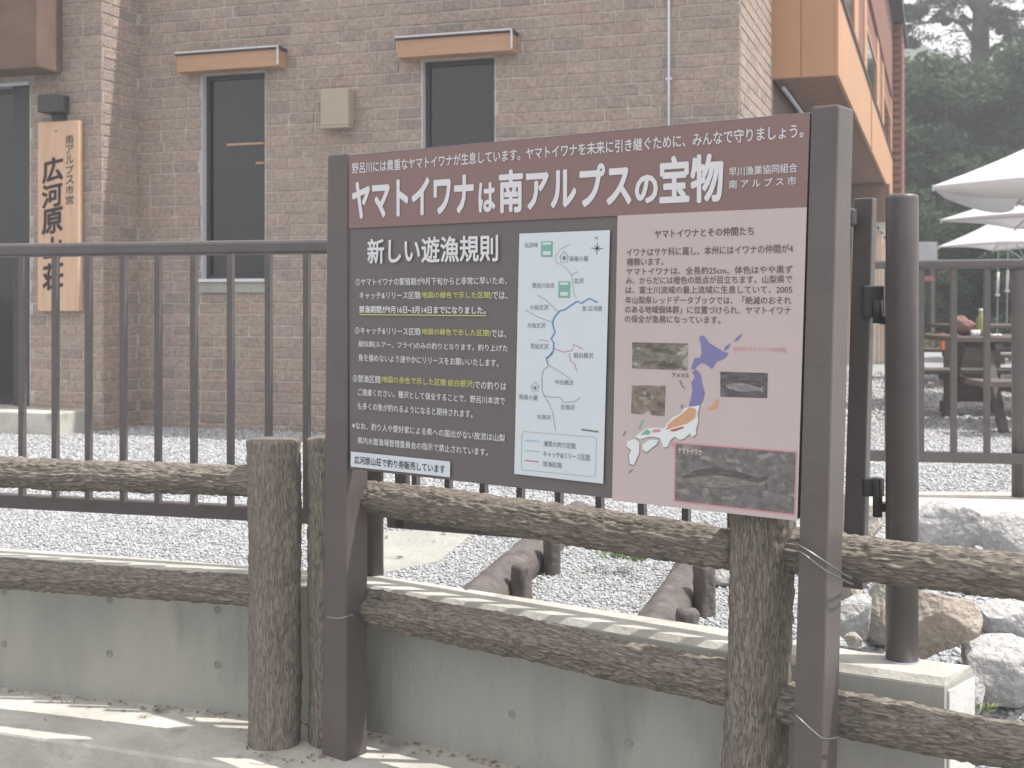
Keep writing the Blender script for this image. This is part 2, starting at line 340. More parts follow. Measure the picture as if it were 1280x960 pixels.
part('post', log_mesh(P3 + V(-.015, .03, -.02), P3 + V(.010, -.02, .99) + V(0, 0, -.06), .084, 5, amp=.005, nu=90), M_log, rf, smooth=True)
for za, zb_, ra, rb, seed in ((.806, .782, .054, .054, 6), (.452, .437, .055, .058, 7)):
    part('rail', log_mesh(V(P2.x + .06, P2.y - .04, za), V(P3.x - .05, P3.y + .035, zb_), ra, seed, r1=rb), M_log, rf, smooth=True)
dR = V(.883, -.469, 0)
for za, seed in ((.795, 8), (.405, 9)):
    b = P3 + dR * 1.3; part('rail', log_mesh(V(P3.x + .05, P3.y - .03, za), V(b.x, b.y, za - .012), .056, seed), M_log, rf, smooth=True)

# ------------------------------------------------------------ information sign
SA, SB = V(-.496, 3.917, 0), V(.697, 3.02, 0)
SU = (SB - SA).normalized(); SN = V(SU.y, -SU.x, 0).normalized()   # towards the viewer
if SN.y > 0: SN = -SN
def on_board(px, py, lift=0):
    d = V((px - 640) / F, 1, -(py - YH) / F); o = V(0, 0, HC)
    q = SA + SN * lift
    t = (q - o).dot(SN) / d.dot(SN); return o + d * t
TL, TR, BR, BL = (435, 194), (1013, 140), (996, 649.5), (437, 586)
sg = thing('information_sign', 'large brown information board with white Japanese lettering between two dark square posts', 'sign', (SA.x, SA.y, 0))
q = [on_board(*p, -.004) for p in (BL, BR, TR, TL)]
mb = MB(); mb.hexa([q[0], q[1], q[1] - SN * .022, q[0] - SN * .022, q[3], q[2], q[2] - SN * .022, q[3] - SN * .022])
part('board', mb, M_brdark, sg, bevel=.002)
# posts: (front-left top px, front width px top, bottom px)
def sign_post(tl, tr, bl, br, ztop_py, zbot):
    a, b = on_board(tl[0], tl[1], .004), on_board(tr[0], tr[1], .004)
    def down(p, q_, z):  # extrapolate along the post line to height z
        P, Q = on_board(*p, .004), on_board(*q_, .004); t = (z - P.z) / (Q.z - P.z); return P + (Q - P) * t
    c, d = down(tl, bl, zbot), down(tr, br, zbot); bk_ = -SN * .097
    a.z = b.z = (a.z + b.z) / 2
    mb = MB(); mb.hexa([c, d, d + bk_, c + bk_, a, b, b + bk_, a + bk_]); return mb
part('post', sign_post((409, 193), (434.5, 191.5), (401.5, 955), (432, 958), 193, -.01), M_paint, sg, bevel=.006)
part('post', sign_post((1013.5, 133), (1048, 130), (990, 955), (1027, 960), 131, -.02), M_paint, sg, bevel=.006)

def bpoly(name, pts, m, lift, parent=sg):
    p = [on_board(x, y, lift) for x, y in pts]; mb = MB(); mb.add(p, [tuple(range(len(p)))])
    o = part(name, mb, m, parent)
    # face the viewer
    me = o.data
    if me.polygons[0].normal.dot(SN) < 0: me.flip_normals()
    return o
bpoly('header_band', [(436, 195.5), (1012.5, 141.5), (1008.3, 258.5), (436, 285.5)], M_brbrown, .0012)
pink = bpoly('text_panel', [(772, 269.5), (1008.5, 258.8), (996.5, 651), (765, 625.5)], M_brpink, .0018)
msheet = bpoly('map_sheet', [(649.2, 292), (762.5, 287.6), (754, 604.7), (642.8, 592.3)], M_sheet, .0022)
stk = bpoly('sticker', [(438.6, 564.3), (562.7, 576.9), (562.4, 596.5), (438.3, 583.2)], M_sheet, .0024)

# homography board-plane coordinates
BU = SU; O0 = on_board(*BL)
def uv(px, py): p = on_board(px, py) - O0; return p.dot(BU), p.z
def xy(u, v):
    p = O0 + BU * u + V(0, 0, v); return 640 + F * p.x / p.y, YH - F * (p.z - HC) / p.y
_cache = {}
def text_mesh(body, bold=0.0, vertical=False):
    cu = bpy.data.curves.new('t', 'FONT'); cu.body = body; cu.resolution_u = 3; 
    o = bpy.data.objects.new('t', cu); C.objects.link(o)
    bpy.context.view_layer.update(); dg = bpy.context.evaluated_depsgraph_get()
    me = bpy.data.meshes.new_from_object(o.evaluated_get(dg)); bpy.data.objects.remove(o); bpy.data.curves.remove(cu)
    if bold:
        n = len(me.vertices); a = np.empty(n * 3); me.vertices.foreach_get('co', a); a = a.reshape(-1, 3)
        F_ = [tuple(p.vertices) for p in me.polygons]; K = 8 if bold > .02 else 4
        vs, fs = [a], list(F_)
        for k in range(K):
            t = 2 * math.pi * k / K + .4; vs.append(a + np.array([math.cos(t) * bold, math.sin(t) * bold, 0])); fs += [tuple(i + n * (k + 1) for i in f) for f in F_]
        me = bpy.data.meshes.new('lettering'); me.from_pydata(np.concatenate(vs).tolist(), [], fs); me['layers'] = n
    return me
# the header's slope: rows of print follow the board's own top edge a little, so v drifts with u
def row_v(px, py):   # board-plane v made straight: blend of top and bottom edge
    return uv(px, py)
def skew_at(v, ulen):
    return 0
TU0, TV0 = uv(*TL); TU1, TV1 = uv(*TR); BU0, BV0 = uv(*BL); BU1, BV1 = uv(*BR)
def dvdu(v):  # slope of print rows at height v
    t = (v - BV0) / (TV0 - BV0); return ((TV1 - TV0) / (TU1 - TU0)) * t + ((BV1 - BV0) / (BU1 - BU0)) * (1 - t)
def text(body, x0, x1, xr, yt, yb, m, bold=0, lift=.003, name='lettering', parent=sg, label=None):
    ur, vt = uv(xr, yt); _, vb = uv(xr, yb); vm = (vt + vb) / 2; sl = dvdu(vm)
    def solve(x):   # u such that the row passes through px x
        lo, hi = -.2, 2.0
        for _ in range(40):
            mid = (lo + hi) / 2
            if xy(mid, vm)[0] < x: lo = mid
            else: hi = mid
        return lo
    u0, u1 = solve(x0), solve(x1)
    me = text_mesh(body, bold); n = len(me.vertices); a = np.empty(n * 3); me.vertices.foreach_get('co', a); a = a.reshape(-1, 3)
    mn, mxx = a.min(0), a.max(0)
    U = u0 + (a[:, 0] - mn[0]) / (mxx[0] - mn[0]) * (u1 - u0)
    Vv = vb + (a[:, 1] - mn[1]) / (mxx[1] - mn[1]) * (vt - vb) + sl * (U - ur)
    W = O0 + SN * lift - wloc(parent)
    lay = (np.arange(n) // max(1, me.get('layers', n))) * .00003
    P = np.array(W)[None, :] + U[:, None] * np.array(BU)[None, :] + np.array([0, 0, 1.0])[None, :] * Vv[:, None] + lay[:, None] * np.array(SN)[None, :]
    me.vertices.foreach_set('co', P.ravel()); me.materials.clear(); me.materials.append(m); me.update()
    o = link(name, me, parent); o.location = (0, 0, 0); return o

text('野呂川には貴重なヤマトイワナが生息しています。ヤマトイワナを未来に引き継ぐために、みんなで守りましょう。', 441, 1005, 445, 203.3, 217.3, I_white, .012)
text('ヤマトイワナ', 441, 593, 445, 227.5, 274, I_white, .038)
text('は', 599, 620, 610, 228, 265.4, I_white, .035)
text('南アルプス', 624.5, 790, 640, 212, 266, I_white, .034)
text('の', 794.5, 823, 808, 218.6, 254.2, I_white, .04)
text('宝物', 825, 905, 850, 194.5, 255, I_white, .034)
text('早川漁業協同組合', 912, 997.3, 915, 209.2, 220.5, I_white, .008)
text('南 ア ル プ ス 市', 912, 996, 916, 225.3, 235.8, I_white, .008)
text('新しい遊漁規則', 460, 623.4, 468, 298.5, 330, I_white, .022)
def multi(x0, x1, xr, yt, yb, segs):
    tot = sum(len(s) for s, _, _ in segs); x = x0; k = 0
    ur, vm = uv(xr, (yt + yb) / 2)
    full = ''.join(s for s, _, _ in segs)
    # widths measured with the real font metrics
    ws = []
    for i in range(len(segs)):
        pre = ''.join(s for s, _, _ in segs[:i + 1]); me = text_mesh(pre); a = max(v.co.x for v in me.vertices); ws.append(a); bpy.data.meshes.remove(me)
    W = ws[-1]
    def usolve(x):
        lo, hi = -.2, 2.0
        for _ in range(40):
            mid = (lo + hi) / 2
            if xy(mid, vm)[0] < x: lo = mid
            else: hi = mid
        return lo
    u0, u1 = usolve(x0), usolve(x1); prev = 0
    for (s, m, b), w in zip(segs, ws):
        ua = u0 + (u1 - u0) * (prev + (.06 if prev else 0)) / W; ub = u0 + (u1 - u0) * w / W; prev = w
        pa = xy(ua, vm)[0]; pb = xy(ub, vm)[0]
        text(s, pa, pb, xr, yt, yb, m, b)
W_, Y_ = I_white, I_yel
multi(445.5, 634.5, 452, 347.8, 357, [('①ヤマトイワナの繁殖期が9月下旬からと非常に早いため、', W_, .008)])
multi(450.3, 635.4, 452, 365, 373.8, [('キャッチ&リリース区間', W_, .008), ('(地図の緑色で示した区間)', Y_, .012), ('では、', W_, .008)])
multi(449.8, 608, 452, 382, 391.2, [('禁漁期間が9月16日~3月14日までになりました。', W_, .022)])
bpoly('underline', [(449.5, 392.6), (608, 394.0), (608, 395.2), (449.5, 393.8)], I_yel, .003)
multi(444.6, 633.7, 447, 408.8, 417.4, [('②キャッチ&リリース区間', W_, .008), ('(地図の緑色で示した区間)', Y_, .012), ('では、', W_, .008)])
multi(449, 635.4, 452, 425.8, 434.8, [('疑似餌(ルアー、フライ)のみの釣りとなります。釣り上げた', W_, .008)])
multi(449, 624, 452, 442.4, 451.4, [('魚を傷めないよう速やかにリリースをお願いいたします。', W_, .008)])
multi(442, 633.7, 448, 468.2, 477.6, [('③禁漁区間', W_, .008), ('(地図の赤色で示した区間:前白根沢)', Y_, .012), ('での釣りは', W_, .008)])
multi(448, 632, 452, 485.6, 494.4, [('ご遠慮ください。種沢として保全することで、野呂川本流で', W_, .008)])
multi(448, 591.6, 452, 503, 512, [('も多くの魚が釣れるようになると期待されます。', W_, .008)])
multi(441, 632, 450, 527.8, 536.6, [('※なお、釣り人や愛好家による県への届出がない放流は山梨', W_, .008)])
multi(448, 610.5, 452, 546, 554.8, [('県内水面漁場管理委員会の指示で禁止されています。', W_, .008)])
text('広河原山荘で釣り券販売しています', 443.8, 557, 446, 569.6, 579.6, I_dark, .014, parent=stk, lift=.0034)
# right-hand panel
D_ = ink('brown_grey', (.13, .10, .10))
def z7(x, y): return 770 + x * .1875, 270 + y * .1875
def rt(body, xa, xb, yt, yb, b=.006):
    X0, Yt = z7(xa, yt); X1, Yb = z7(xb, yb); text(body, X0, X1, X0 + 4, Yt, Yb, D_, b, parent=pink, lift=.0030)
rt('ヤマトイワナとその仲間たち', 260, 922, 92, 148, .014)
rt('イワナはサケ科に属し、本州にはイワナの仲間が4', 75, 1183, 215, 270)
rt('種類います。', 75, 320, 282, 332)
rt('ヤマトイワナは、全長約25cm、体色はやや黒ず', 72, 1180, 345, 395)
rt('み、からだには橙色の斑点が目立ちます。山梨県で', 70, 1178, 405, 455)
rt('は、富士川流域の最上流域に生息していて、2005', 68, 1178, 468, 518)
rt('年山梨県レッドデータブックでは、「絶滅のおそれ', 66, 1172, 535, 585)
rt('のある地域個体群」に位置づけられ、ヤマトイワナ', 64, 1170, 597, 647)
rt('の保全が急務になっています。', 62, 700, 660, 710)
# Japan map
def c8(p): return 765 + p[0] * .2603, 400 + p[1] * .2603
def jp(name, pts, m, lift): return bpoly(name, [c8(p) for p in pts], m, lift, pink)
jp('map_island', [(418, 80), (440, 74), (466, 110), (500, 130), (530, 150), (560, 160), (540, 186), (502, 200), (480, 236), (452, 214), (432, 206), (412, 218), (398, 236), (378, 236), (386, 212), (396, 182), (420, 182), (430, 160), (427, 118)], I_purple, .0026)
jp('map_island', [(386, 250), (398, 236), (412, 244), (424, 258), (430, 285), (432, 305), (446, 350), (436, 390), (420, 412), (395, 420), (368, 412), (380, 372), (386, 332), (380, 300), (398, 276)], I_purple, .0026)
jp('map_island', [(534, 152), (545, 125), (570, 112), (560, 135)], I_purple, .0026)
jp('map_island', [(582, 106), (604, 78), (632, 62), (606, 96)], I_purple, .0026)
jp('map_island', [(322, 285), (330, 290), (342, 318), (356, 328), (340, 326), (328, 308)], I_purple, .0026)
jp('map_island', [(333, 405), (342, 410), (338, 428), (330, 422)], I_purple, .0026)
land = [(370, 418), (422, 410), (410, 450), (415, 485), (402, 530), (406, 548), (385, 562), (375, 545), (345, 570), (325, 576), (300, 560), (280, 578), (266, 610), (246, 612), (240, 590), (230, 568), (200, 560), (170, 562), (135, 574), (108, 560), (130, 545), (160, 523), (200, 516), (252, 520), (264, 498), (290, 468), (330, 448), (345, 425)]
cx_, cy_ = 270, 510
jp('map_coastline', [(cx_ + (x - cx_) * 1.018 + 2, cy_ + (y - cy_) * 1.02 + 3) for x, y in land], I_grey, .0024)
jp('map_island', land, I_land, .0027)
jp('map_island', [(145, 600), (180, 575), (222, 576), (215, 597), (190, 615), (165, 636), (145, 620)], I_land, .0027)
jp('map_island', [(75, 582), (110, 570), (132, 590), (130, 640), (115, 672), (105, 697), (85, 690), (80, 650), (92, 625), (68, 605)], I_land, .0027)
jp('map_coastline', [(143, 603), (180, 580), (226, 580), (219, 602), (192, 620), (167, 642), (146, 626)], I_grey, .0024)
jp('map_coastline', [(73, 586), (110, 575), (136, 592), (134, 642), (119, 676), (108, 702), (82, 696), (77, 650), (88, 628), (66, 608)], I_grey, .0024)
jp('map_range', [(396, 424), (370, 420), (330, 455), (292, 480), (266, 505), (260, 529), (300, 514), (360, 498), (400, 470), (405, 432)], I_orange, .0031)
jp('map_range', [(284, 526), (340, 511), (346, 518), (300, 536), (280, 534)], I_brick, .0031)
jp('map_range', [(135, 552), (165, 525), (186, 534), (180, 550)], I_green, .0031)
jp('map_range', [(194, 526), (236, 525), (230, 538), (195, 541)], I_pink, .0031)
jp('map_arrow', [(455, 430), (478, 412), (500, 382), (512, 378), (506, 420), (480, 432)], I_orange, .0026)
jp('map_arrow', [(128, 520), (140, 485), (158, 474), (142, 500), (136, 524)], I_green, .0026)
jp('map_arrow', [(278, 586), (292, 585), (310, 600), (303, 618), (288, 606)], I_pink, .0028)
jp('map_island', [(52, 552), (64, 530), (68, 536), (56, 560)], I_grey, .0026)
jp('map_island', [(78, 730), (98, 715), (102, 720), (82, 736)], I_grey, .0026)
def c8t(body, x0, x1, yt, yb, m, b=0):
    X0, Yt = c8((x0, yt)); X1, Yb = c8((x1, yb)); text(body, X0, X1, X0 + 2, Yt, Yb, m, b, parent=pink, lift=.0036)
c8t('アメマス', 292, 372, 254, 274, D_, .02)
c8t('(日本にすむイワナの仲間)', 588, 840, 126, 152, I_pink, .0)
def photo_mat(name, c1, c2, c3, s, st):
    return mat(name, c1, c2, s, .5, 0, c3=c3, c3scale=s * .7, c3range=(.56, .66), stretch=st, contrast=(.4, .6), spec=.35)
PM = [photo_mat('photo_print_riffle', (.10, .09, .075), (.24, .21, .17), (.42, .40, .37), 30, (1, 1, 2)), photo_mat('photo_print_hand', (.13, .10, .085), (.30, .25, .21), (.50, .46, .43), 34, (1, 1, 1)),
      photo_mat('photo_print_pool', (.09, .08, .085), (.14, .125, .13), (.2, .18, .18), 18, (1, 1, 5)), photo_mat('photo_print_streambed', (.13, .12, .118), (.20, .185, .18), (.30, .27, .26), 40, (1, 1, 1.6))]
def fish(parent, x, y, w, h, m, lift, ang=0):
    pts = []
    up = [(0, 0), (.08, .22), (.2, .38), (.38, .5), (.6, .42), (.8, .22), (.88, .12), (1.0, .36), (.97, 0)]
    dn = [(1.0, -.36), (.88, -.12), (.78, -.2), (.55, -.42), (.32, -.46), (.15, -.32), (.05, -.14)]
    ca, sa = math.cos(ang), math.sin(ang)
    for a, b in up + dn:
        dx, dy = a * w, -b * h; pts.append((x + dx * ca - dy * sa, y + dx * sa + dy * ca))
    o = bpoly('fish_print', [c8(p) for p in pts], m, lift, parent); return o
ph = jp('fish_photo', [(97, 107), (365, 113), (362, 242), (97, 232)], PM[0], .0026); fish(ph, 120, 178, 220, 46, photo_mat('fish_tone_a', (.16, .15, .12), (.22, .2, .17), (.3, .28, .24), 40, (1, 1, 3)), .0031)
ph = jp('fish_photo', [(95, 313), (258, 315), (252, 462), (92, 448)], PM[1], .0026); fish(ph, 100, 358, 165, 52, photo_mat('fish_tone_b', (.18, .14, .11), (.26, .2, .165), (.34, .3, .26), 40, (1, 1, 3)), .0031, .55)
ph = jp('fish_photo', [(520, 248), (748, 255), (745, 375), (520, 368)], PM[2], .0026); fish(ph, 545, 316, 185, 44, photo_mat('fish_tone_c', (.20, .18, .18), (.3, .28, .27), (.36, .33, .32), 40, (1, 1, 3)), .0031, .1)
jp('photo_border', [(300, 587), (890, 630), (880, 940), (296, 873)], I_pink, .0024)
ph = jp('fish_photo', [(306, 594), (883, 637), (873, 932), (302, 866)], PM[3], .0028)
fish(ph, 335, 752, 420, 105, photo_mat('fish_tone_d', (.085, .078, .075), (.125, .115, .11), (.17, .155, .15), 30, (1, 1, 4)), .0033, .06)
fish(ph, 345, 768, 400, 62, photo_mat('fish_belly_tone', (.17, .155, .145), (.24, .22, .205), (.30, .28, .26), 60, (1, 1, 3)), .0036, .06)
c8t('ヤマトイワナ', 320, 436, 612, 640, ink('pale_rose', (.75, .6, .62)), .02)
# river map on the sheet
def a5(p): return 640 + p[0] * .1771, 280 + p[1] * .1771
def b6(p): return 640 + p[0] * .1876, 440 + p[1] * .1876
def strip(name, pts, wpx, m, lift=.0030):
    P = [Vector((*p, 0)) for p in pts]; Lp, Rp = [], []
    for i, p in enumerate(P):
        t = (P[min(i + 1, len(P) - 1)] - P[max(i - 1, 0)]).normalized(); n_ = V(-t.y, t.x, 0) * wpx / 2; Lp.append(p + n_); Rp.append(p - n_)
    mb = MB(); k = len(P); W3 = [on_board(p.x, p.y, lift) for p in Lp + Rp]
    mb.add(W3, [(i, i + 1, k + i + 1, k + i) for i in range(k - 1)])
    o = part(name, mb, m, msheet); return o
A = lambda *l: [a5(p) for p in l]; B = lambda *l: [b6(p) for p in l]
strip('river_line', A((605, 555), (545, 525), (490, 560), (460, 545), (400, 585), (375, 603), (335, 615), (300, 655), (285, 700), (303, 765), (275, 812), (294, 835), (292, 895), (262, 935), (240, 950)), 1.9, I_blue)
strip('river_line', B((272, 0), (262, 18), (228, 40), (240, 85)), 1.7, I_blue)
strip('river_line', B((245, 90), (208, 120), (198, 170), (200, 250), (210, 285), (245, 300), (320, 302), (345, 335), (415, 332), (455, 303)), 1.1, I_gline)
strip('river_line', B((210, 285), (245, 340), (270, 400), (290, 525)), .9, I_gline)
strip('river_line', B((245, 90), (310, 125), (390, 180)), .9, I_gline)
strip('river_line', A((300, 882), (370, 905), (425, 890), (435, 850), (500, 882)), .9, I_red)
strip('river_line', B((380, 8), (390, 60), (415, 75), (430, 125)), .9, I_red)
strip('river_line', A((410, 140), (340, 180), (305, 225), (310, 270), (370, 300), (420, 360), (428, 420), (438, 500), (455, 520)), .7, I_gline)
strip('river_line', A((180, 500), (250, 545), (325, 622)), .6, I_grey); strip('river_line', A((90, 605), (190, 660), (285, 692)), .6, I_grey); strip('river_line', A((190, 815), (260, 828)), .6, I_grey); strip('river_line', A((420, 360), (465, 335)), .6, I_grey)
for (x0, y0, x1, y1) in ((205, 122, 288, 232), (328, 405, 412, 520)):
    bpoly('bus_icon', A((x0, y0), (x1, y0 - 2), (x1 - 2, y1 + 2), (x0 - 2, y1)), I_green, .0027, msheet)
    bpoly('bus_icon_window', A((x0 + 12, y0 + 8), (x1 - 14, y0 + 6), (x1 - 14, y0 + 24), (x0 + 12, y0 + 26)), M_sheet, .0031, msheet)
    bpoly('bus_icon_window', A((x0 + 12, y1 - 40), (x1 - 14, y1 - 40), (x1 - 18, y1 - 14), (x0 + 14, y1 - 14)), M_sheet, .0031, msheet)
def house(f, x, y, w, h):
    strip('hut_icon', [f(p) for p in ((x - w, y + h * .55), (x, y), (x + w, y + h * .55))], .8, I_grey); strip('hut_icon', [f(p) for p in ((x - w * .7, y + h * .5), (x - w * .7, y + h), (x + w * .7, y + h), (x + w * .7, y + h * .5))], .6, I_grey)
    bpoly('hut_icon', [f(p) for p in ((x - w * .3, y + h * .45), (x + w * .3, y + h * .45), (x + w * .3, y + h * .8), (x - w * .3, y + h * .8))], I_grey, .003, msheet)
house(a5, 368, 192, 34, 78); house(b6, 153, 197, 28, 68)
for ang in range(0, 180, 45):
    r_ = 42 if ang % 90 == 0 else 24; c_, s_ = math.cos(math.radians(ang + 3)), math.sin(math.radians(ang + 3))
    strip('compass_mark', A((600 - r_ * c_, 172 - r_ * s_), (600 + r_ * c_, 172 + r_ * s_)), .8, I_dark)
def mt(f, body, x0, x1, yt, yb, m=I_grey, b=.004):
    X0, Yt = f((x0, yt)); X1, Yb = f((x1, yb)); text(body, X0, X1, X0 + 2, Yt, Yb, m, b, parent=msheet, lift=.0034)
mt(a5, '北沢峠', 92, 188, 132, 168); mt(a5, '長衛小屋', 410, 542, 228, 264); mt(a5, '北沢', 440, 510, 382, 420); mt(a5, '野呂川出合', 148, 305, 415, 452)
mt(a5, '小仙丈沢', 130, 262, 568, 606); mt(a5, '大仙丈沢', 112, 240, 695, 732); mt(a5, '荒仙丈沢', 135, 262, 842, 880); mt(a5, '至 広河原', 500, 640, 578, 614); mt(a5, '前白根沢', 440, 578, 905, 945)
mt(a5, 'N', 592, 608, 90, 108, I_dark)
mt(b6, '中白根沢', 292, 415, 182, 216); mt(b6, '両俣小屋', 52, 175, 280, 316); mt(b6, '左俣沢', 328, 422, 348, 382); mt(b6, '右俣沢', 172, 262, 415, 446)
mt(b6, '通常の釣り区間', 215, 426, 590, 628); mt(b6, 'キャッチ&リリース区間', 213, 522, 658, 698); mt(b6, '禁漁区間', 210, 334, 726, 762)
strip('scale_bar', B((462, 516), (576, 532)), 2.2, I_grey)
strip('legend_frame', B((78, 530), (548, 568), (562, 580), (556, 826), (542, 832), (70, 785), (62, 770), (66, 540), (78, 530)), .6, I_gline)
strip('legend_line', B((88, 590), (180, 595)), 1.1, I_lb); strip('legend_line', B((86, 656), (182, 664)), .8, I_gline); strip('legend_line', B((86, 722), (178, 731)), 1.1, I_brick)

# binding wires round the sign posts and rails
def wire(pts, label):
    mb = MB(); P = [at(*p) for p in pts]
    sm = []
    for i in range(len(P) - 1):
        for t in (0, .25, .5, .75):
            p0, p1, p2, p3 = P[max(i - 1, 0)], P[i], P[i + 1], P[min(i + 2, len(P) - 1)]
            sm.append(.5 * ((2 * p1) + (p2 - p0) * t + (2 * p0 - 5 * p1 + 4 * p2 - p3) * t * t + (3 * p1 - p0 - 3 * p2 + p3) * t ** 3))
    sm.append(P[-1]); mb.tube(sm, .0022, 6); tag(part('binding_wire', mb, M_wire, base=P[0], smooth=True), label, 'wire')
wire([(985, 676, 3.06), (1000, 682, 2.99), (1028, 700, 2.965), (1052, 716, 2.985), (1064, 722, 3.06)], 'upper turn of twisted wire tying the right sign post to the top log rail')
wire([(985, 684, 3.06), (1001, 690, 2.99), (1030, 712, 2.965), (1056, 726, 2.995), (1066, 730, 3.07)], 'lower of two wires tying the right sign post to the top rail')
wire([(988, 886, 3.04), (997, 896, 2.985), (1020, 917, 2.965), (1032, 924, 2.97), (1050, 921, 3.02), (1058, 918, 3.08)], 'wire tying the right sign post to the lower log rail')
wire([(448, 762, 3.99), (440, 768, 3.905), (424, 773, 3.885), (408, 771, 3.895)], 'short bright wire end bent round the left sign post')
wire([(440, 770, 3.90), (448, 757, 4.0), (462, 748, 4.0), (478, 747, 3.95)], 'thin wire looped over the lower log rail beside the left sign post')

# ------------------------------------------------------------ metal railing and gate on the wall
def rr_tube(mb, a, b, w, h):
    a, b = Vector(a), Vector(b); t = (b - a).normalized(); s = V(-t.y, t.x, 0).normalized() * w / 2; u = s.cross(t).normalized() * h / 2
    if u.z < 0: u = -u
    mb.hexa([a - s - u, b - s - u, b + s - u, a + s - u, a - s + u, b - s + u, b + s + u, a + s + u]); return mb
def rpost(x, y, z0, z1, r, parent, cap=True):
    mb = MB(); mb.tube([(x, y, z0), (x, y, z1 - .012), (x, y, z1 - .003), (x, y, z1)], [r, r, r * .97, r * .8], 32); o = part('post', mb, M_rail, parent, smooth=False)
    o.data.polygons.foreach_set('use_smooth', [len(p.vertices) == 4 for p in o.data.polygons]); return o
# left run
def line_pt(L0, d, px):  # point on plan line at pixel column
    k = (px - 640) / F; t = (k * L0.y - L0.x) / (d.x - k * d.y); return L0 + d * t
dA = V(.953, -.303, 0).normalized(); LA = V(-.93, 4.37, 0) + V(.303, .953, 0) * .085
rl = thing('metal_railing', 'dark brown metal railing with thin upright bars on the wall, left of the sign', 'railing', (LA.x, LA.y, .48))
gp = at(466.5, 718, 4.40); gp.z = .478
a = line_pt(LA, dA, -200); b = V(gp.x, gp.y, 0)
zt, zb = 1.622, .672
mb = MB(); rr_tube(mb, V(a.x, a.y, zt), V(b.x, b.y, zt), .045, .052); part('top_rail', mb, M_rail, rl, bevel=.012)
mb = MB(); rr_tube(mb, V(a.x, a.y, zb), V(b.x, b.y, zb), .036, .054); part('bottom_rail', mb, M_rail, rl, bevel=.006)
def baluster_mesh(h, w=.021):
    mb = MB(); mb.abox(-w / 2, w / 2, -w / 2, w / 2, 0, h); me = bpy.data.meshes.new('baluster'); me.from_pydata(mb.v, [], mb.f); me.materials.append(M_rail); return me
bal = baluster_mesh(zt - zb - .05)
for px in [-137, -96, -54, -13, 28, 69.5, 111, 154.5, 198, 242.5, 288.5, 336, 383.6, 432]:
    p = line_pt(LA, dA, px); o = link('baluster', bal, rl, (p.x, p.y, zb + .025)); o.rotation_euler.z = -.3
p = line_pt(LA, dA, -120); rpost(p.x, p.y + .03, .478, 1.69, .036, rl)
pg0 = thing('gate_post', 'round brown post on the wall between the left railing and the gate, behind the sign', 'post', gp, 'round gate posts on the concrete wall'); rpost(gp.x, gp.y, .478, 1.71, .036, pg0)
pp = at(1127.5, 825, 3.356); pg1 = thing('gate_post', 'thick round brown post standing on the wall end, right of the sign', 'post', (pp.x, pp.y, .478), 'round gate posts on the concrete wall'); rpost(pp.x, pp.y, .478, 1.716, .0425, pg1)
mb = MB(); mb.tube([(pp.x, pp.y, .476), (pp.x, pp.y, .484)], .047, 32); part('base_ring', mb, M_conduit, pg1)
# gate
ga, gb = V(gp.x, gp.y, 0), V(pp.x, pp.y, 0); dG = (gb - ga).normalized()
gt = thing('metal_gate', 'brown barred metal gate behind the sign, hinged to the round right post', 'gate', (ga.x, ga.y, .6))
g0 = line_pt(ga, dG, 487); g1 = line_pt(ga, dG, 1070)
mb = MB(); rr_tube(mb, V(g0.x, g0.y, .676), V(g1.x, g1.y, .745), .034, .05); part('bottom_rail', mb, M_rail, gt, bevel=.005)
mb = MB(); rr_tube(mb, V(g0.x, g0.y, 1.64), V(g1.x, g1.y, 1.66), .034, .05); part('top_rail', mb, M_rail, gt, bevel=.008)
gs = line_pt(ga, dG, 503); mb = MB(); rr_tube(mb, V(gs.x, gs.y, .70), V(gs.x, gs.y, 1.62), .034, .042)
def vbox(x, y, z0, z1, w, d, ang): 
    c, s = math.cos(ang), math.sin(ang); return MB().box((x, y, (z0 + z1) / 2), V(c, s, 0) * w / 2, V(-s, c, 0) * d / 2, V(0, 0, (z1 - z0) / 2))
angG = math.atan2(dG.y, dG.x)
part('stile', vbox(gs.x, gs.y, .655, 1.66, .042, .034, angG), M_rail, gt, bevel=.003)
# right stile, leaning slightly
t0 = at(1082, 248, 3.46); t1 = at(1070, 671, 3.46); t1b = t1 + (t1 - t0) * .15
mb = MB(); cG, sG = V(math.cos(angG), math.sin(angG), 0), V(-math.sin(angG), math.cos(angG), 0)
mb.hexa([t1b - cG * .029 - sG * .02, t1b + cG * .029 - sG * .02, t1b + cG * .029 + sG * .02, t1b - cG * .029 + sG * .02, t0 - cG * .026 - sG * .02, t0 + cG * .026 - sG * .02, t0 + cG * .026 + sG * .02, t0 - cG * .026 + sG * .02])
part('stile', mb, M_rail, gt, bevel=.004)
balg = baluster_mesh(.94)
for px in [520, 561, 605, 651, 699, 750, 803, 858, 915, 975, 1036]:
    p = line_pt(ga, dG, px); o = link('baluster', balg, gt, (p.x, p.y, .715)); o.rotation_euler.z = angG
for (ya, yb_, yc) in ((357, 397, 404), (597, 620, 646)):
    Z = 3.43; mb = MB()
    a_ = at(1078, ya, Z); b_ = at(1104, yb_, Z); mb.abox(a_.x, b_.x, Z - .013, Z + .013, b_.z, a_.z); part('hinge_plate', mb, M_darkmetal, gt, bevel=.004)
    mb = MB(); mb.tube([at(1097, yb_ - 22, Z - .02), at(1097, yc, Z - .02)], .013, 16); part('hinge_pin', mb, M_darkmetal, gt, smooth=True)
    mb = MB(); a_ = at(1099, (yb_ + yc) / 2 - 6, Z); b_ = at(1114, (yb_ + yc) / 2 + 5, Z); mb.abox(a_.x, b_.x, Z - .03, Z + .005, b_.z, a_.z); part('hinge_bracket', mb, M_darkmetal, gt, bevel=.003)
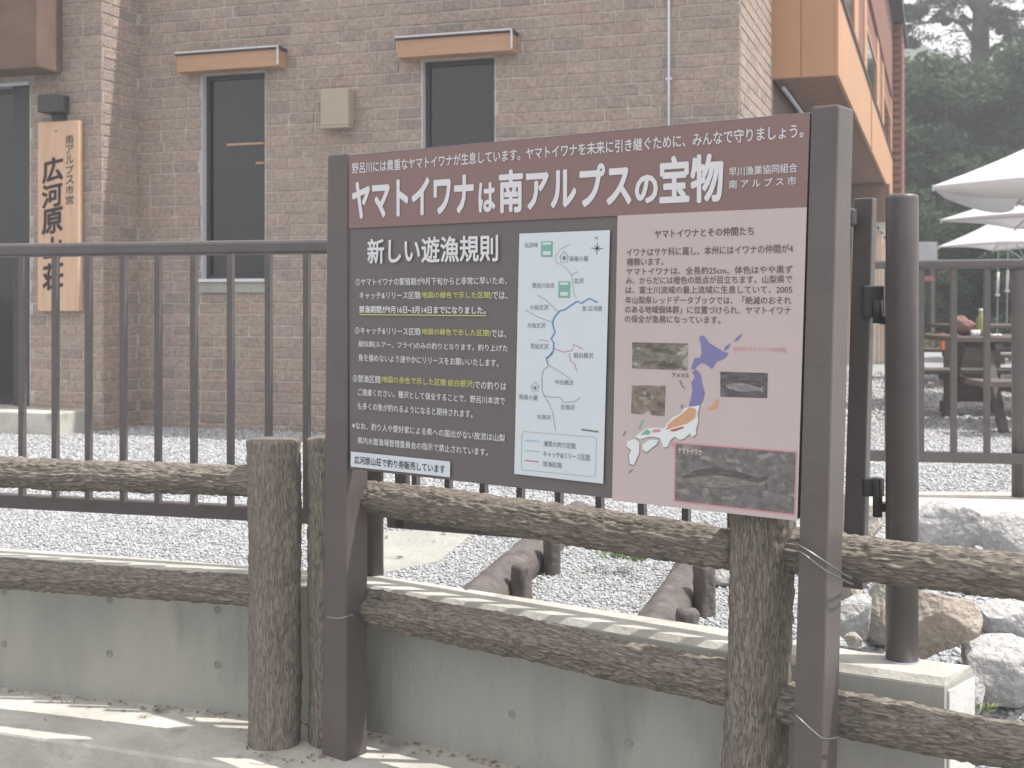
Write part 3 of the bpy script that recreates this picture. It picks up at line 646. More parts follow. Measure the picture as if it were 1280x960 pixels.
# far railing
rz = 6.2
fr_ = thing('metal_railing', 'far brown metal railing beyond the boulders, in front of the white umbrellas', 'railing', (at(1180, 0, rz).x, rz, GZ))
def fpt(px, py, k=0): Z = rz - (px - 1084) * .0006; return at(px, py, Z)
a_, b_ = fpt(1084, 331), fpt(1500, 327); mb = MB(); rr_tube(mb, a_, b_, .05, .042); part('top_rail', mb, M_rail, fr_, bevel=.01)
a_, b_ = fpt(1070, 569), fpt(1500, 578); mb = MB(); rr_tube(mb, a_, b_, .035, .052); part('bottom_rail', mb, M_rail, fr_, bevel=.005)
for px in [1110, 1151, 1192, 1233.5, 1318, 1360, 1402, 1445, 1488]:
    p = fpt(px, 569); q_ = fpt(px, 331); o = link('baluster', baluster_mesh(q_.z - p.z, .026), fr_, p)
for px in (1078, 1275, 1470):
    p = fpt(px, 600); rpost(p.x, p.y + .02, .48, fpt(px, 336).z, .031, fr_)
# pale concrete kerb under it
mb = MB(); a_ = at(1030, 640, 5.45)
mb.hexa([V(1.55, 5.62, .30), V(9, 5.4, .30), V(9, 6.25, .30), V(1.55, 6.28, .30), V(1.55, 5.62, .482), V(9, 5.4, .482), V(9, 6.25, .482), V(1.55, 6.28, .482)])
tag(part('kerb', mb, M_conc_top, base=(3, 5.8, .3), bevel=.012), 'pale concrete kerb under the far railing, above the boulders', 'kerb')

# ------------------------------------------------------------ lodge building
phF = math.radians(18.6); eF = V(math.cos(phF), -math.sin(phF), 0); eB = V(math.sin(phF), math.cos(phF), 0)
C0 = V(1.502, 8.327, 0)
def BP(s, d, z): return C0 + eF * s + eB * d + V(0, 0, z)
def fac(px, py, d=0):     # pixel -> (s, z) on a plane parallel to the facade
    k = (px - 640) / F; L0 = C0 + eB * d; t = (k * L0.y - L0.x) / (eF.x - k * eF.y); P = L0 + eF * t
    return t, HC - (py - YH) / F * P.y
def side(px, py, s=0):    # pixel -> (d, z) on a plane parallel to the side wall
    k = (px - 640) / F; L0 = C0 + eF * s; t = (k * L0.y - L0.x) / (eB.x - k * eB.y); P = L0 + eB * t
    return t, HC - (py - YH) / F * P.y
def bbox_(mb, s0, s1, d0, d1, z0, z1):
    return mb.hexa([BP(s0, d0, z0), BP(s1, d0, z0), BP(s1, d1, z0), BP(s0, d1, z0), BP(s0, d0, z1), BP(s1, d0, z1), BP(s1, d1, z1), BP(s0, d1, z1)])
def bpart(name, rng6, m, parent, bevel=0, stuff=False): return part(name, bbox_(MB(), *rng6), m, parent, base=BP((rng6[0] + rng6[1]) / 2, rng6[2], rng6[4]), bevel=bevel, stuff=stuff)
lodge = thing('brick_lodge', 'tan brick mountain lodge with slit windows and an orange timber upper storey', 'building', BP(0, 0, GZ))
SJ = fac(173, 300)[0]                      # inner corner
DJ = -side(128, 300, SJ)[0]; DJ = abs(DJ)  # the left block stands forward by this
TOPZ = 5.6
w1 = (fac(253, 95), fac(331, 349)); w2 = (fac(528, 72), fac(618, 250))
W1 = (w1[0][0], w1[1][0], w1[1][1], fac(290, 92)[1]); W2 = (w2[0][0], w2[1][0], 1.9, fac(572, 72)[1])
W2 = (W2[0], W2[1], W1[2], W1[3])
def wall_with_holes(name, s0, s1, z0, z1, holes, d0, d1, m, parent):
    mb = MB(); xs = [s0]
    for h in sorted(holes): xs += [h[0], h[1]]
    xs.append(s1)
    for i in range(0, len(xs), 2): bbox_(mb, xs[i], xs[i + 1], d0, d1, z0, z1)
    for h in holes: bbox_(mb, h[0], h[1], d0, d1, z0, h[2]); bbox_(mb, h[0], h[1], d0, d1, h[3], z1)
    return part(name, mb, m, parent, base=BP(s0, d0, z0))
facade = wall_with_holes('facade_wall', SJ, 0, GZ - .1, TOPZ, [W1, W2], 0, .25, M_mortar, lodge)
blk_door = fac(37, 100, -DJ)
side_wall = bpart('side_wall', (-.25, 0, .25, 1.72, GZ - .1, TOPZ), M_mortar, lodge)
block = wall_with_holes('entrance_wall', SJ - 4, SJ, GZ - .1, TOPZ, [(SJ - 3.2, blk_door[0], .62, fac(30, 107, -DJ)[1])], -DJ, -DJ + .25, M_mortar, lodge)
ret = bpart('return_wall', (SJ - .25, SJ, -DJ + .25, 0, GZ - .1, TOPZ), M_mortar, lodge)
bpart('back_wall', (SJ - 4, -.26, 4.9, 5.0, GZ, TOPZ), mat('interior_dark', (.05, .045, .045)), lodge)
# bricks
def brick_verts(L, h, t, seed):
    r = random.Random(seed); c = .005; j = lambda a: r.uniform(-a, a)
    v = []
    for (x, z) in ((0, 0), (L, 0), (L, h), (0, h)): v.append((x + j(.0015), 0, z + j(.001)))
    for (x, z) in ((c, c), (L - c, c), (L - c, h - c), (c, h - c)): v.append((x + j(.0015), -t + j(.0015), z + j(.0012)))
    return v, [(4, 5, 6, 7), (0, 1, 5, 4), (1, 2, 6, 5), (2, 3, 7, 6), (3, 0, 4, 7)]
PITCH, BH = .083, .0755
LENS = [.212, .212, .212, .212, .10, .155]
bmeshes = {}
def bm_get(L, k):
    key = (L, k)
    if key not in bmeshes:
        v, f = brick_verts(L, BH, .0065, int(L * 1000) * 7 + k); me = bpy.data.meshes.new('brick'); me.from_pydata(v, [], f); me.materials.append(M_brick); bmeshes[key] = me
    return bmeshes[key]
cand = []     # (size on screen, parent, origin, axis angle, L, k)
def run_bricks(parent, P, ax, smin, smax, z0, z1, holes=(), rnd=random.Random(3)):
    """P(s,z)->point on the mortar face; bricks go along ax"""
    row = 0; z = z0
    while z + BH < z1:
        s = smin - (.11 if row % 2 else 0) + rnd.uniform(-.02, .02)
        while s < smax:
            L = rnd.choices(LENS, [5, 5, 5, 5, 1.2, 1.2])[0]; a, b = max(s, smin), min(s + L, smax)
            segs = [(a, b)]
            for h in holes:
                if z + BH > h[2] and z < h[3]:
                    ns = []
                    for q in segs:
                        if q[1] <= h[0] or q[0] >= h[1]: ns.append(q)
                        else:
                            if q[0] < h[0]: ns.append((q[0], h[0]))
                            if q[1] > h[1]: ns.append((h[1], q[1]))
                    segs = ns
            for a, b in segs:
                if b - a > .03: cand.append((parent, P(a, z), ax, b - a, rnd.random()))
            s += L + .008
        z += PITCH; row += 1
run_bricks(facade, lambda s, z: BP(s, 0, z), eF, SJ, -.001, GZ - .04, 4.6, [(W1[0] - .01, W1[1] + .01, W1[2] - .05, W1[3] + .16), (W2[0] - .01, W2[1] + .01, W2[2] - .05, W2[3] + .16)])
run_bricks(block, lambda s, z: BP(s, -DJ, z), eF, SJ - 1.6, SJ, GZ - .04, 4.6, [(SJ - 3.2, blk_door[0] + .01, .5, fac(30, 100, -DJ)[1])])
run_bricks(ret, lambda s, z: BP(SJ, s, z), eB, -DJ, -.012, GZ - .04, 4.6)
run_bricks(side_wall, lambda s, z: BP(0, s, z), eB, 0, 1.72, GZ - .04, 4.4)
def show(c):
    p = c[1] + c[2] * c[3] / 2; x = 640 + F * p.x / p.y; y = YH - F * (p.z - HC) / p.y
    vis = 0 < x < 1280 and 0 < y < 620
    if vis and x > 437 and y > 194 - (x - 437) * .094 and x < 1050: vis = False
    side_on = c[2] is eB
    return (vis, (c[3] / p.y) * (.25 if side_on else 1) + (0 if vis else -1))
cand.sort(key=show, reverse=True)
NB = 0; rest = {}
for par, P, ax, L, rv in cand:
    std = min(LENS, key=lambda q: abs(q - L))
    if NB < 300 and abs(std - L) < .004:
        o = link('brick', bm_get(std, int(rv * 6)), par, P + V(0, 0, random.uniform(-.002, .002))); o.rotation_euler.z = math.atan2(ax.y, ax.x)
        NB += 1
    else:
        rest.setdefault(par.name, (par, MB()))[1].add([P + ax * x + V(ax.y, -ax.x, 0) * (-y + random.uniform(-.002, .001)) * 1 + V(0, 0, z) for x, y, z in brick_verts(L, BH, .0065, int(rv * 1e6))[0]], brick_verts(L, BH, .0065, 1)[1])
for k, (par, mb) in rest.items():
    part('brickwork', mb, M_brick, par, stuff=True)
# windows
def window(W, bars):
    s0, s1, z0, z1 = W
    fr = part('window', (lambda m: [bbox_(m, s0, s0 + .035, .05, .10, z0, z1), bbox_(m, s1 - .035, s1, .05, .10, z0, z1), bbox_(m, s0 + .035, s1 - .035, .05, .10, z0, z0 + .035), bbox_(m, s0 + .035, s1 - .035, .05, .10, z1 - .035, z1)] and m)(MB()), M_darkmetal, lodge, base=BP(s0, .05, z0))
    bpart('pane', (s0 + .035, s1 - .035, .07, .08, z0 + .035, z1 - .035), M_glass, fr)
    bpart('white_edge', (s0 - .001, s0 + .004, -.014, .05, z0, z1), M_white_metal, fr)
    bpart('sill', (s0 - .01, s1 + .012, -.045, .05, z0 - .02, z0 + .004), M_white_metal, fr, bevel=.003)
    bpart('sill_flashing', (s0 - .01, s1 + .012, -.02, -.013, z0 - .10, z0 - .022), M_conc, fr)
    for (a, b, c) in bars: bpart('inner_shelf', (s0 + (s1 - s0) * a, s1 - .04, .052, .066, z0 + (z1 - z0) * c - .008, z0 + (z1 - z0) * c + .008), M_ply, fr)
window(W1, [(.33, 1, .66), (.8, 1, .565)]); window(W2, [])
for W, (pa, pb) in ((W1, (221, 347)), (W2, (496, 639))):
    a, b = fac(pa, 60, -.13)[0], fac(pb, 60, -.13)[0]; z0, z1 = W[3] + .01, W[3] + .135
    ln = bpart('lintel', (a, b, -.13, .0, z0, z1), M_fascia, lodge, bevel=.004)
    bpart('cap_flashing', (a - .012, b + .012, -.145, .0, z1 + .001, z1 + .02), M_darkmetal, ln)
    bpart('flashing_edge', (b + .001, b + .012, -.147, -.135, z0 + .01, z1 + .021), M_white_metal, ln); bpart('flashing_edge', (a - .01, b, -.150, -.1455, z1 + .012, z1 + .023), M_white_metal, ln)
# cable conduit
sC, _ = fac(836, 70, -.03); 
mb = MB(); mb.tube([BP(sC, -.03, GZ), BP(sC, -.03, 5.2)], .010, 12); cdt = part('conduit', mb, M_conduit, lodge, base=BP(sC, -.03, GZ), smooth=True)
for zz in (1.0, 2.0, 2.9, 3.45): bpart('conduit_clip', (sC - .022, sC + .022, -.034, -.012, zz, zz + .018), M_conduit, cdt)
# door in the left block, dark, with header line; canopy eave above
ds, dz = blk_door
zt_ = fac(30, 107, -DJ)[1]
dr = bpart('door', (SJ - 3.2, ds, -DJ + .09, -DJ + .13, .62, zt_), mat('door_dark', (.05, .048, .052), (.065, .06, .062), 3, .35), lodge)
a_ = fac(14, 300, -DJ)[0]
bpart('door_frame', (a_ - .0, ds, -DJ + .02, -DJ + .085, .62, zt_), M_darkmetal, dr, bevel=.004)
bpart('door_pane', (SJ - 3.1, a_ - .01, -DJ + .075, -DJ + .088, .66, zt_ - .05), M_glass, dr)
bpart('door_head', (SJ - 3.2, ds, -DJ - .01, -DJ + .02, zt_, zt_ + .03), M_conduit, dr)
ea, ez = fac(46, 84, -DJ - .3)
bpart('canopy_beam', (SJ - 4, ea, -DJ - .3, -DJ - .02, ez, ez + .9), mat('dull_brown_beam', (.13, .085, .065), (.18, .12, .09), 3, .8), lodge, bevel=.01)
st = fac(74, 504, -DJ - .35)
stp = bpart('door_step', (SJ - 4, st[0], -DJ - .35, -DJ, GZ - .05, .615), M_conc_top, lodge, bevel=.012)
# little white bracket pipe by the step
bs = fac(80, 505, -DJ - .1)[0]
mb = MB(); mb.tube([BP(bs - .1, -DJ - .1, .60), BP(bs + .01, -DJ - .1, .60), BP(bs + .02, -DJ - .1, .59), BP(bs + .02, -DJ - .1, GZ)], .012, 10); part('overflow_pipe', mb, M_white_metal, lodge, smooth=True)
# upper storey box at the right end
e0 = fac(1043, 92, 1.7); SB_ = e0[0]; ZB = e0[1]
DEND = side(1113.5, 100, SB_)[0]
ZS, ZHd = side(1048, 2, SB_)[1], side(1113, 114, SB_)[1]
ZHd = (ZHd + side(1081, 1, SB_)[1]) / 2
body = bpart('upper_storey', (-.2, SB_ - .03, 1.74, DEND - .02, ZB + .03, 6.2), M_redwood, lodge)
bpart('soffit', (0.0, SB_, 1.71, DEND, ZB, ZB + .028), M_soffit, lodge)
# front face panels
pw = [-.02, .22, .225, SB_]
for i in range(3): bpart('timber_panel', (pw[i] + .0008, pw[i + 1] - .0008, 1.70, 1.738, ZB - .012, 6.1), M_ply, lodge, bevel=.003)
# side parapet panels
dj = side(1086, 150, SB_)[0]
dd = [1.70, dj - .12, dj + .12, DEND]
def spart(name, d0, d1, z0, z1, m, proud=.03, bevel=0, s=None, parent=lodge):
    s = SB_ if s is None else s; return bpart(name, (s, s + proud, d0, d1, z0, z1), m, parent, bevel=bevel)
spart('timber_panel', dd[0], dd[1], ZB - .012, ZS - .02, M_ply, bevel=.003)
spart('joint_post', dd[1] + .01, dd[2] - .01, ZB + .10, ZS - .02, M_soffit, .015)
spart('timber_panel', dd[2], DEND, ZB - .012, ZS - .02, M_ply, bevel=.003)
spart('sill_strip', 1.70, DEND, ZS - .018, ZS + .015, M_darkmetal, .05)
spart('head_strip', 1.70, DEND, ZHd - .015, ZHd + .03, M_redwood, .045)
# windows and mullion pairs
def sd_(px): return side(px, 100, SB_)[0]
marks = [(1.72, sd_(1064), 'w'), (sd_(1065), sd_(1070), 'm'), (sd_(1070), sd_(1078), 'p'), (sd_(1078), sd_(1081), 'm'), (sd_(1081), sd_(1094), 'w'), (sd_(1094), sd_(1097), 'm'), (sd_(1097), sd_(1101), 'p'), (sd_(1101), sd_(1103), 'm'), (sd_(1103), sd_(1112), 'w'), (sd_(1112), DEND, 'm')]
for a, b, k in marks:
    if k == 'm': spart('mullion', a, b, ZS + .016, ZHd - .016, M_ply, .025, .003)
    elif k == 'p': spart('infill_panel', a + .004, b - .004, ZS + .016, ZHd - .016, M_redwood, .012)
    else:
        w = spart('window', a + .004, b - .004, ZS + .016, ZHd - .016, M_glass, .006); mid = (ZS + ZHd) / 2
        spart('shutter_panel', a + .02, b - .02, mid + .15, ZHd - .05, M_redwood, .006, s=SB_ + .007, parent=w)
        spart('glazing_bar', a + .01, b - .01, mid + .09, mid + .14, M_ply, .012, s=SB_ + .007, parent=w)
# boards above the window band
zz = ZHd + .04
while zz < 6.1: spart('siding_board', 1.72, DEND, zz, zz + .145, M_redwood, .028, .004); zz += .152
# far log-sided bay, facing the camera
s1_ = fac(1128.5, 100, DEND)[0]
bpart('bay_core', (SB_ - .3, s1_ - .02, DEND + .03, DEND + 2, ZB - .2, 6.2), M_redwood, lodge)
zz = fac(1120, 236, DEND)[1]; i = 0
while zz < 6.3:
    mb = MB(); bbox_(mb, SB_ + .032, s1_, DEND - .03, DEND + .03, zz, zz + .088); part('siding_board', mb, M_redwood, lodge, base=BP(SB_, DEND, zz), bevel=.012); zz += .1235
bpart('roof_eave', (-.6, s1_ + .03, 1.5, DEND + 2.4, 6.15, 6.3), M_darkmetal, lodge)
# ground floor side under the overhang
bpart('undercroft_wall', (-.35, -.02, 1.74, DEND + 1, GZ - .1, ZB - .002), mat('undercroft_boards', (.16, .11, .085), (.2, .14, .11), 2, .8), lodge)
mb = MB(); mb.tube([BP(.06, 1.9, ZB - .05), BP(.06, 5.0, ZB - .05)], .018, 10); part('drain_pipe', mb, M_conduit, lodge, smooth=True)
# cream wall at the far end with three poles leaning on it
cw = (fac(1066, 300, 11.6)[0], fac(1112, 300, 11.6)[0]); ctz = fac(1100, 277, 11.6)[1]
cww = bpart('cream_wall', (cw[0], cw[1], 11.6, 11.75, GZ - .1, ctz), M_cream, lodge)
bpart('corner_post', (cw[1] - .05, cw[1] + .002, 11.55, 11.59, GZ - .1, GZ + .95), M_ply, lodge, bevel=.005)
bpart('lintel_beam', (cw[0] - .3, cw[1], 11.5, 11.8, ctz + .01, ZB - .01), M_soffit, lodge)
for i, (px, pt) in enumerate(((1097.5, 284), (1102, 290.5), (1106.5, 297))):
    s_, z_ = fac(px, pt, 11.4); nm = ['left', 'middle', 'right'][i]
    r = thing('pole', f'thin brown pole leaning on the cream wall, {nm} of three', 'pole', BP(s_, 11.3, GZ), 'poles leaning on the cream wall')
    mb = MB(); mb.tube([BP(s_ - .01, 11.35, GZ), BP(s_, 11.5, z_)], .013, 8); part('shaft', mb, M_plank, r, smooth=True)
    mb = MB(); mb.tube([BP(s_ - .02, 11.45, z_ + .02), BP(s_ + .02, 11.45, z_ - .02)], .016, 8); part('head', mb, M_darkmetal, r, smooth=True)
# wall fittings: lamp, vent cover, name plank
ls0, lz0 = fac(50, 119, -DJ - .12); ls1, lz1 = fac(75, 138, -DJ - .12)
lp = thing('wall_lamp', 'small black box lamp on the brick pier above the wooden name board', 'lamp', BP((ls0 + ls1) / 2, -DJ, lz1))
bpart('lamp_housing', (ls0, ls1, -DJ - .15, -DJ - .012, lz1 - .01, lz0), M_darkmetal, lp, bevel=.006)
bpart('lamp_backplate', (ls0 + .03, ls1 - .03, -DJ - .03, -DJ + .0, lz1 - .07, lz1 - .011), M_darkmetal, lp)
vs0, vz0 = fac(401, 112, -.10); vs1, vz1 = fac(436, 156, -.10)
vc = thing('vent_cover', 'beige box-shaped vent cover on the brick wall between the two slit windows', 'vent', BP(vs0, 0, vz1))
bpart('hood', (vs0, vs1, -.11, -.01, vz1, vz0), M_beige, vc, bevel=.006)
bpart('drip_edge', (vs0 - .006, vs1 + .006, -.116, -.01, vz1 - .018, vz1 - .001), M_beige, vc, bevel=.002)
ns0, nz0 = fac(47, 153, -DJ - .07); ns1, nz1 = fac(98, 389, -DJ - .07)
nb = thing('name_board', 'tall blond wooden name plank with black brushed Japanese characters on the brick pier', 'sign', BP(ns0, -DJ, nz1))
bpart('plank', (ns0, ns1, -DJ - .07, -DJ - .014, nz1, nz0), M_plank, nb, bevel=.004)
for px, py in ((70, 164), (73, 380)):
    s_, z_ = fac(px, py, -DJ - .07); mb = MB(); mb.tube([BP(s_, -DJ - .074, z_), BP(s_, -DJ - .06, z_)], .006, 10); part('screw', mb, M_darkmetal, nb)
def glyph(ch, px0, px1, py0, py1, m, bold, shear=.06):
    me = text_mesh(ch, bold); n = len(me.vertices); a = np.empty(n * 3); me.vertices.foreach_get('co', a); a = a.reshape(-1, 3); mn, mx_ = a.min(0), a.max(0)
    s0, z1 = fac(px0, py0, -DJ - .072); s1, z0 = fac(px1, py1, -DJ - .072)
    tx = (a[:, 0] - mn[0]) / (mx_[0] - mn[0]); ty = (a[:, 1] - mn[1]) / (mx_[1] - mn[1])
    S = s0 + tx * (s1 - s0); Z = z0 + ty * (z1 - z0) + shear * (tx - .5) * (z1 - z0)
    org = wloc(nb); B0 = np.array(C0 + eB * (-DJ - .0716) - org)
    lay = (np.arange(n) // max(1, me.get('layers', n))) * .00006
    P = B0[None, :] - lay[:, None] * np.array(eB)[None, :] + S[:, None] * np.array(eF)[None, :] + Z[:, None] * np.array([0, 0, 1.])[None, :]
    me.vertices.foreach_set('co', P.ravel()); me.materials.clear(); me.materials.append(m); me.update(); link('lettering', me, nb, None)
I_black = ink('black_brush', (.035, .028, .025))
for ch, r_ in zip('広河原山荘', ((52.5, 79, 197, 227), (52, 78, 230, 259), (52, 78.5, 260.5, 292), (54, 77, 296, 324), (53, 79, 328, 362))): glyph(ch, *r_, I_black, .035, .16)
y0 = 169
for ch in '南アルプス市営': glyph(ch, 82, 92, y0, y0 + 10.5, I_black, .008, .1); y0 += 12.6

# ------------------------------------------------------------ log edgings behind the wall
M_oldlog = mat('weathered_brown_timber', (.085, .072, .068), (.15, .13, .122), 12, .85, .6, 60, stretch=(1, 1, 1), rnd=1, c3=(.21, .185, .175), c3scale=18, c3range=(.6, .8))
def edging(a, b, r, label, pegs):
    t = thing('log_edging', label, 'edging', a)
    part('log', log_mesh(a, b, r, random.random() * 9, nu=40, amp=.003, step=.02), M_oldlog, t, smooth=True)
    d = (b - a).normalized(); n_ = V(d.y, -d.x, 0)
    for f_, h in pegs:
        p = a + (b - a) * f_ + n_ * (r + .035); p.z = GZ - .15
        part('peg', log_mesh(p, p + V(0, 0, .15 + h), .036, f_ * 9, nu=32, amp=.002, round_end=.008, step=.012), M_oldlog, t, smooth=True)
    if pegs:
        p = a + (b - a) * (pegs[0][0] + .08) + n_ * (r + .002) + V(0, 0, .02)
        part('bolt_head', MB().tube([p - n_ * .005, p + n_ * .006], .012, 12), M_conduit, t)
e1, e2 = V(-.165, 4.14, .405), V(.30, 5.65, .46)
edging(e1, e2, .075, 'dark weathered log edging in the gravel behind the wall, left of two', [(.20, .06), (.45, .10), (.85, .1)])
e1, e2 = V(.40, 3.80, .40), V(.80, 5.1, .45)
edging(e1, e2, .07, 'dark log edging behind the wall, right of two, beside the thick log post', [(.10, .03), (.36, .10), (.75, .10)])
mb = MB(); q = [at(480, 700, zg(700, GZ)), at(548, 690, zg(690, GZ)), at(600, 658, zg(658, GZ)), at(470, 664, zg(664, GZ))]
mb.hexa([V(p.x, p.y, gz(p.x, p.y) - .04) for p in q] + [V(p.x, p.y, gz(p.x, p.y) + .008) for p in q]); struct(part('path_slab', mb, M_conc, bevel=.004))

# ------------------------------------------------------------ boulders
M_rockg = mat('pale_grey_granite', (.36, .355, .35), (.46, .455, .45), 14, .9, 1, 40, c3=(.54, .535, .52), c3scale=60, c3range=(.52, .66), bdist=.02, rnd=1)
M_rockb = mat('rusty_brown_granite', (.33, .275, .225), (.41, .35, .295), 12, .9, 1, 40, c3=(.46, .41, .36), c3scale=70, c3range=(.55, .68), bdist=.02)
M_rockt = mat('tan_granite', (.36, .325, .28), (.46, .42, .37), 12, .9, 1, 40, c3=(.55, .52, .47), c3scale=60, c3range=(.55, .7), bdist=.02, rnd=1)
def boulder(px0, px1, py0, py1, Z, m, seed, label, depth=1.0, tilt=0, cuts=13):
    r = random.Random(seed); c = at((px0 + px1) / 2, (py0 + py1) / 2, Z); w = (px1 - px0) / F * Z / 2; h = (py1 - py0) / F * Z / 2
    bm = bmesh.new(); bmesh.ops.create_icosphere(bm, subdivisions=5, radius=1)
    pl = []
    for _ in range(cuts):
        n = V(r.gauss(0, 1), r.gauss(0, 1), r.gauss(0, .8)).normalized(); pl.append((n, r.uniform(.52, .86)))
    sv = V(seed * 3.3, seed * 1.7, 0)
    for v in bm.verts:
        p = v.co.copy()
        for n, dd_ in pl:
            k = p.dot(n)
            if k > dd_: p -= n * (k - dd_) * .94
        p *= 1 + .07 * noise.noise(p * 1.6 + sv) + .035 * noise.noise(p * 4.5 + sv) + .022 * noise.noise(p * 11 + sv) + .016 * noise.noise(p * 24 + sv)
        v.co = p
    xs_ = [v.co.x for v in bm.verts]; zs_ = [v.co.z for v in bm.verts]; sx = 2 / (max(xs_) - min(xs_)); sz = 2 / (max(zs_) - min(zs_)); mxx, mzz = (max(xs_) + min(xs_)) / 2, (max(zs_) + min(zs_)) / 2
    ct, st_ = math.cos(tilt), math.sin(tilt)
    for v in bm.verts:
        x, y, z = (v.co.x - mxx) * sx * w, v.co.y * w * depth, (v.co.z - mzz) * sz * h; v.co = V(x * ct - z * st_, y, x * st_ + z * ct)
    me = bpy.data.meshes.new('boulder'); bm.to_mesh(me); bm.free(); me.materials.append(m); me.polygons.foreach_set('use_smooth', [True] * len(me.polygons))
    o = link('boulder', me, None, c + V(0, w * depth * .6, 0)); tag(o, label, 'boulder', 'boulders stacked right of the wall'); return o
boulder(1142, 1243, 628, 705, 5.0, M_rockg, 1, 'large pale grey boulder under the kerb, right of the round post', .8)
boulder(1234, 1320, 640, 722, 4.8, M_rockg, 2, 'pale boulder with a dark cleft at the right edge, just below the kerb', .8)
boulder(1108, 1235, 742, 834, 3.72, M_rockb, 31, 'rusty brown rounded boulder resting behind the wall end', .75, cuts=12)
boulder(1222, 1320, 738, 816, 4.1, M_rockg, 4, 'angular grey boulder right of the rusty brown one', .8, -.25)
boulder(1212, 1340, 806, 892, 3.68, M_rockg, 5, 'rounded pale boulder lowest at the right, beside the wall end', .8)
boulder(1040, 1096, 742, 806, 3.80, M_rockg, 6, 'flat slanting grey boulder between the sign post and the round post', .9, -.35)
boulder(1078, 1140, 706, 812, 4.1, M_rockt, 7, 'shaded tan boulder behind the foot of the round post', .8)
boulder(1040, 1112, 618, 690, 4.9, M_rockt, 8, 'tan boulder seen between the gate and the round post', .8)
boulder(1205, 1262, 690, 762, 4.5, M_rockt, 9, 'dark tan boulder wedged between the pale ones and the log rail', .8)
boulder(1128, 1215, 688, 756, 4.55, M_rockg, 10, 'grey boulder mostly hidden by the top log rail', .8)
boulder(1262, 1360, 700, 770, 4.5, M_rockg, 11, 'grey boulder at the right edge behind the top log rail', .8)
boulder(1048, 1082, 716, 756, 4.3, M_rockt, 12, 'small pointed tan boulder just right of the sign post', .9, -.6)
boulder(880, 925, 706, 742, 4.6, M_rockg, 13, 'grey boulder showing left of the thick log post', .9)
boulder(1196, 1236, 838, 900, 3.62, M_rockg, 14, 'small pale stone against the wall end', .8)
boulder(1056, 1080, 792, 812, 3.66, M_rockt, 15, 'fist-sized tan stone lying on the wall top behind the sign post', .8)

# ------------------------------------------------------------ gravel stones (uncountable)
def scatter_stones(name, n, sampler, smin, smax, m, lift=.3):
    oc = np.array([(1, 0, 0), (-1, 0, 0), (0, 1, 0), (0, -1, 0), (0, 0, 1), (0, 0, -1)], float)
    fc = np.array([(0, 2, 4), (2, 1, 4), (1, 3, 4), (3, 0, 4), (2, 0, 5), (1, 2, 5), (3, 1, 5), (0, 3, 5)])
    P = sampler(n); n = len(P); s = rng.uniform(smin, smax, (n, 1)) * rng.uniform(.6, 1.15, (n, 3)); s[:, 2] *= .7
    v = oc[None] * (1 + rng.uniform(-.3, .3, (n, 6, 1))) * s[:, None, :] ; v[:, :, :2] += rng.uniform(-.25, .25, (n, 6, 2)) * s[:, None, :2]
    a = rng.uniform(0, 6.28, n); t = rng.uniform(-.6, .6, n); ca, sa = np.cos(a), np.sin(a); ct, st_ = np.cos(t), np.sin(t)
    x, y, z = v[..., 0], v[..., 1], v[..., 2]
    x, z = x * ct[:, None] - z * st_[:, None], x * st_[:, None] + z * ct[:, None]
    x, y = x * ca[:, None] - y * sa[:, None], x * sa[:, None] + y * ca[:, None]
    W = np.stack([x + P[:, 0:1], y + P[:, 1:2], z + P[:, 2:3] + lift * s[:, 2:3]], -1).reshape(-1, 3)
    T = (fc[None] + (np.arange(n) * 6)[:, None, None]).reshape(-1, 3)
    me = bpy.data.meshes.new(name); me.vertices.add(len(W)); me.vertices.foreach_set('co', W.ravel()); me.loops.add(T.size); me.loops.foreach_set('vertex_index', T.ravel().astype(np.int32))
    me.polygons.add(len(T)); me.polygons.foreach_set('loop_start', np.arange(0, T.size, 3, dtype=np.int32)); me.polygons.foreach_set('loop_total', np.full(len(T), 3, np.int32)); me.update(calc_edges=True); me.materials.append(m)
    o = link(name, me); o['kind'] = 'stuff'; return o
M_stone = palette_mat('crushed_stone', [(.43, .435, .445), (.48, .485, .495), (.39, .395, .405), (.53, .535, .545), (.34, .345, .35), (.46, .46, .46), (.28, .285, .29), (.50, .505, .515), (.45, .445, .435)], grain=40, bump=.3, bscale=150, amt=.15, bdist=.002)
def wy(x): return np.interp(x, [p.x for p in LW], [p.y for p in LW])
def samp(y0, y1, hx=.46, hxr=None):
    def f(n):
        y = rng.uniform(y0 ** 2, y1 ** 2, n) ** .5; x = rng.uniform(-1, 1, n) * hx * y * 1.05
        ok = (y > wy(x) + .19) & ~((x > 1.0) & (y < 5.7)) & ~((x > 1.5) & (y > 5.4) & (y < 6.35))
        dF = (x - C0.x) * eB.x + (y - C0.y) * eB.y; sF = (x - C0.x) * eF.x + (y - C0.y) * eF.y
        ok &= ~((dF > -.02) & (sF < 0)) & ~((dF > -DJ - .02) & (sF < SJ))
        x, y = x[ok], y[ok]; return np.stack([x, y, np.array([gz(a, b) for a, b in zip(x, y)])], 1)
    return f
scatter_stones('gravel', 78000, samp(3.6, 6.2), .005, .0105, M_stone)
scatter_stones('gravel', 52000, samp(6.0, 10.5), .009, .016, M_stone)
scatter_stones('gravel', 16000, samp(10, 17), .02, .034, M_stone)
def bank(n):
    x = rng.uniform(1.1, 2.6, n); y = rng.uniform(2.5, 5.6, n); z = np.array([ground_h(a, b) for a, b in zip(x, y)]); return np.stack([x, y, z], 1)
scatter_stones('gravel', 9000, bank, .007, .017, M_stone)

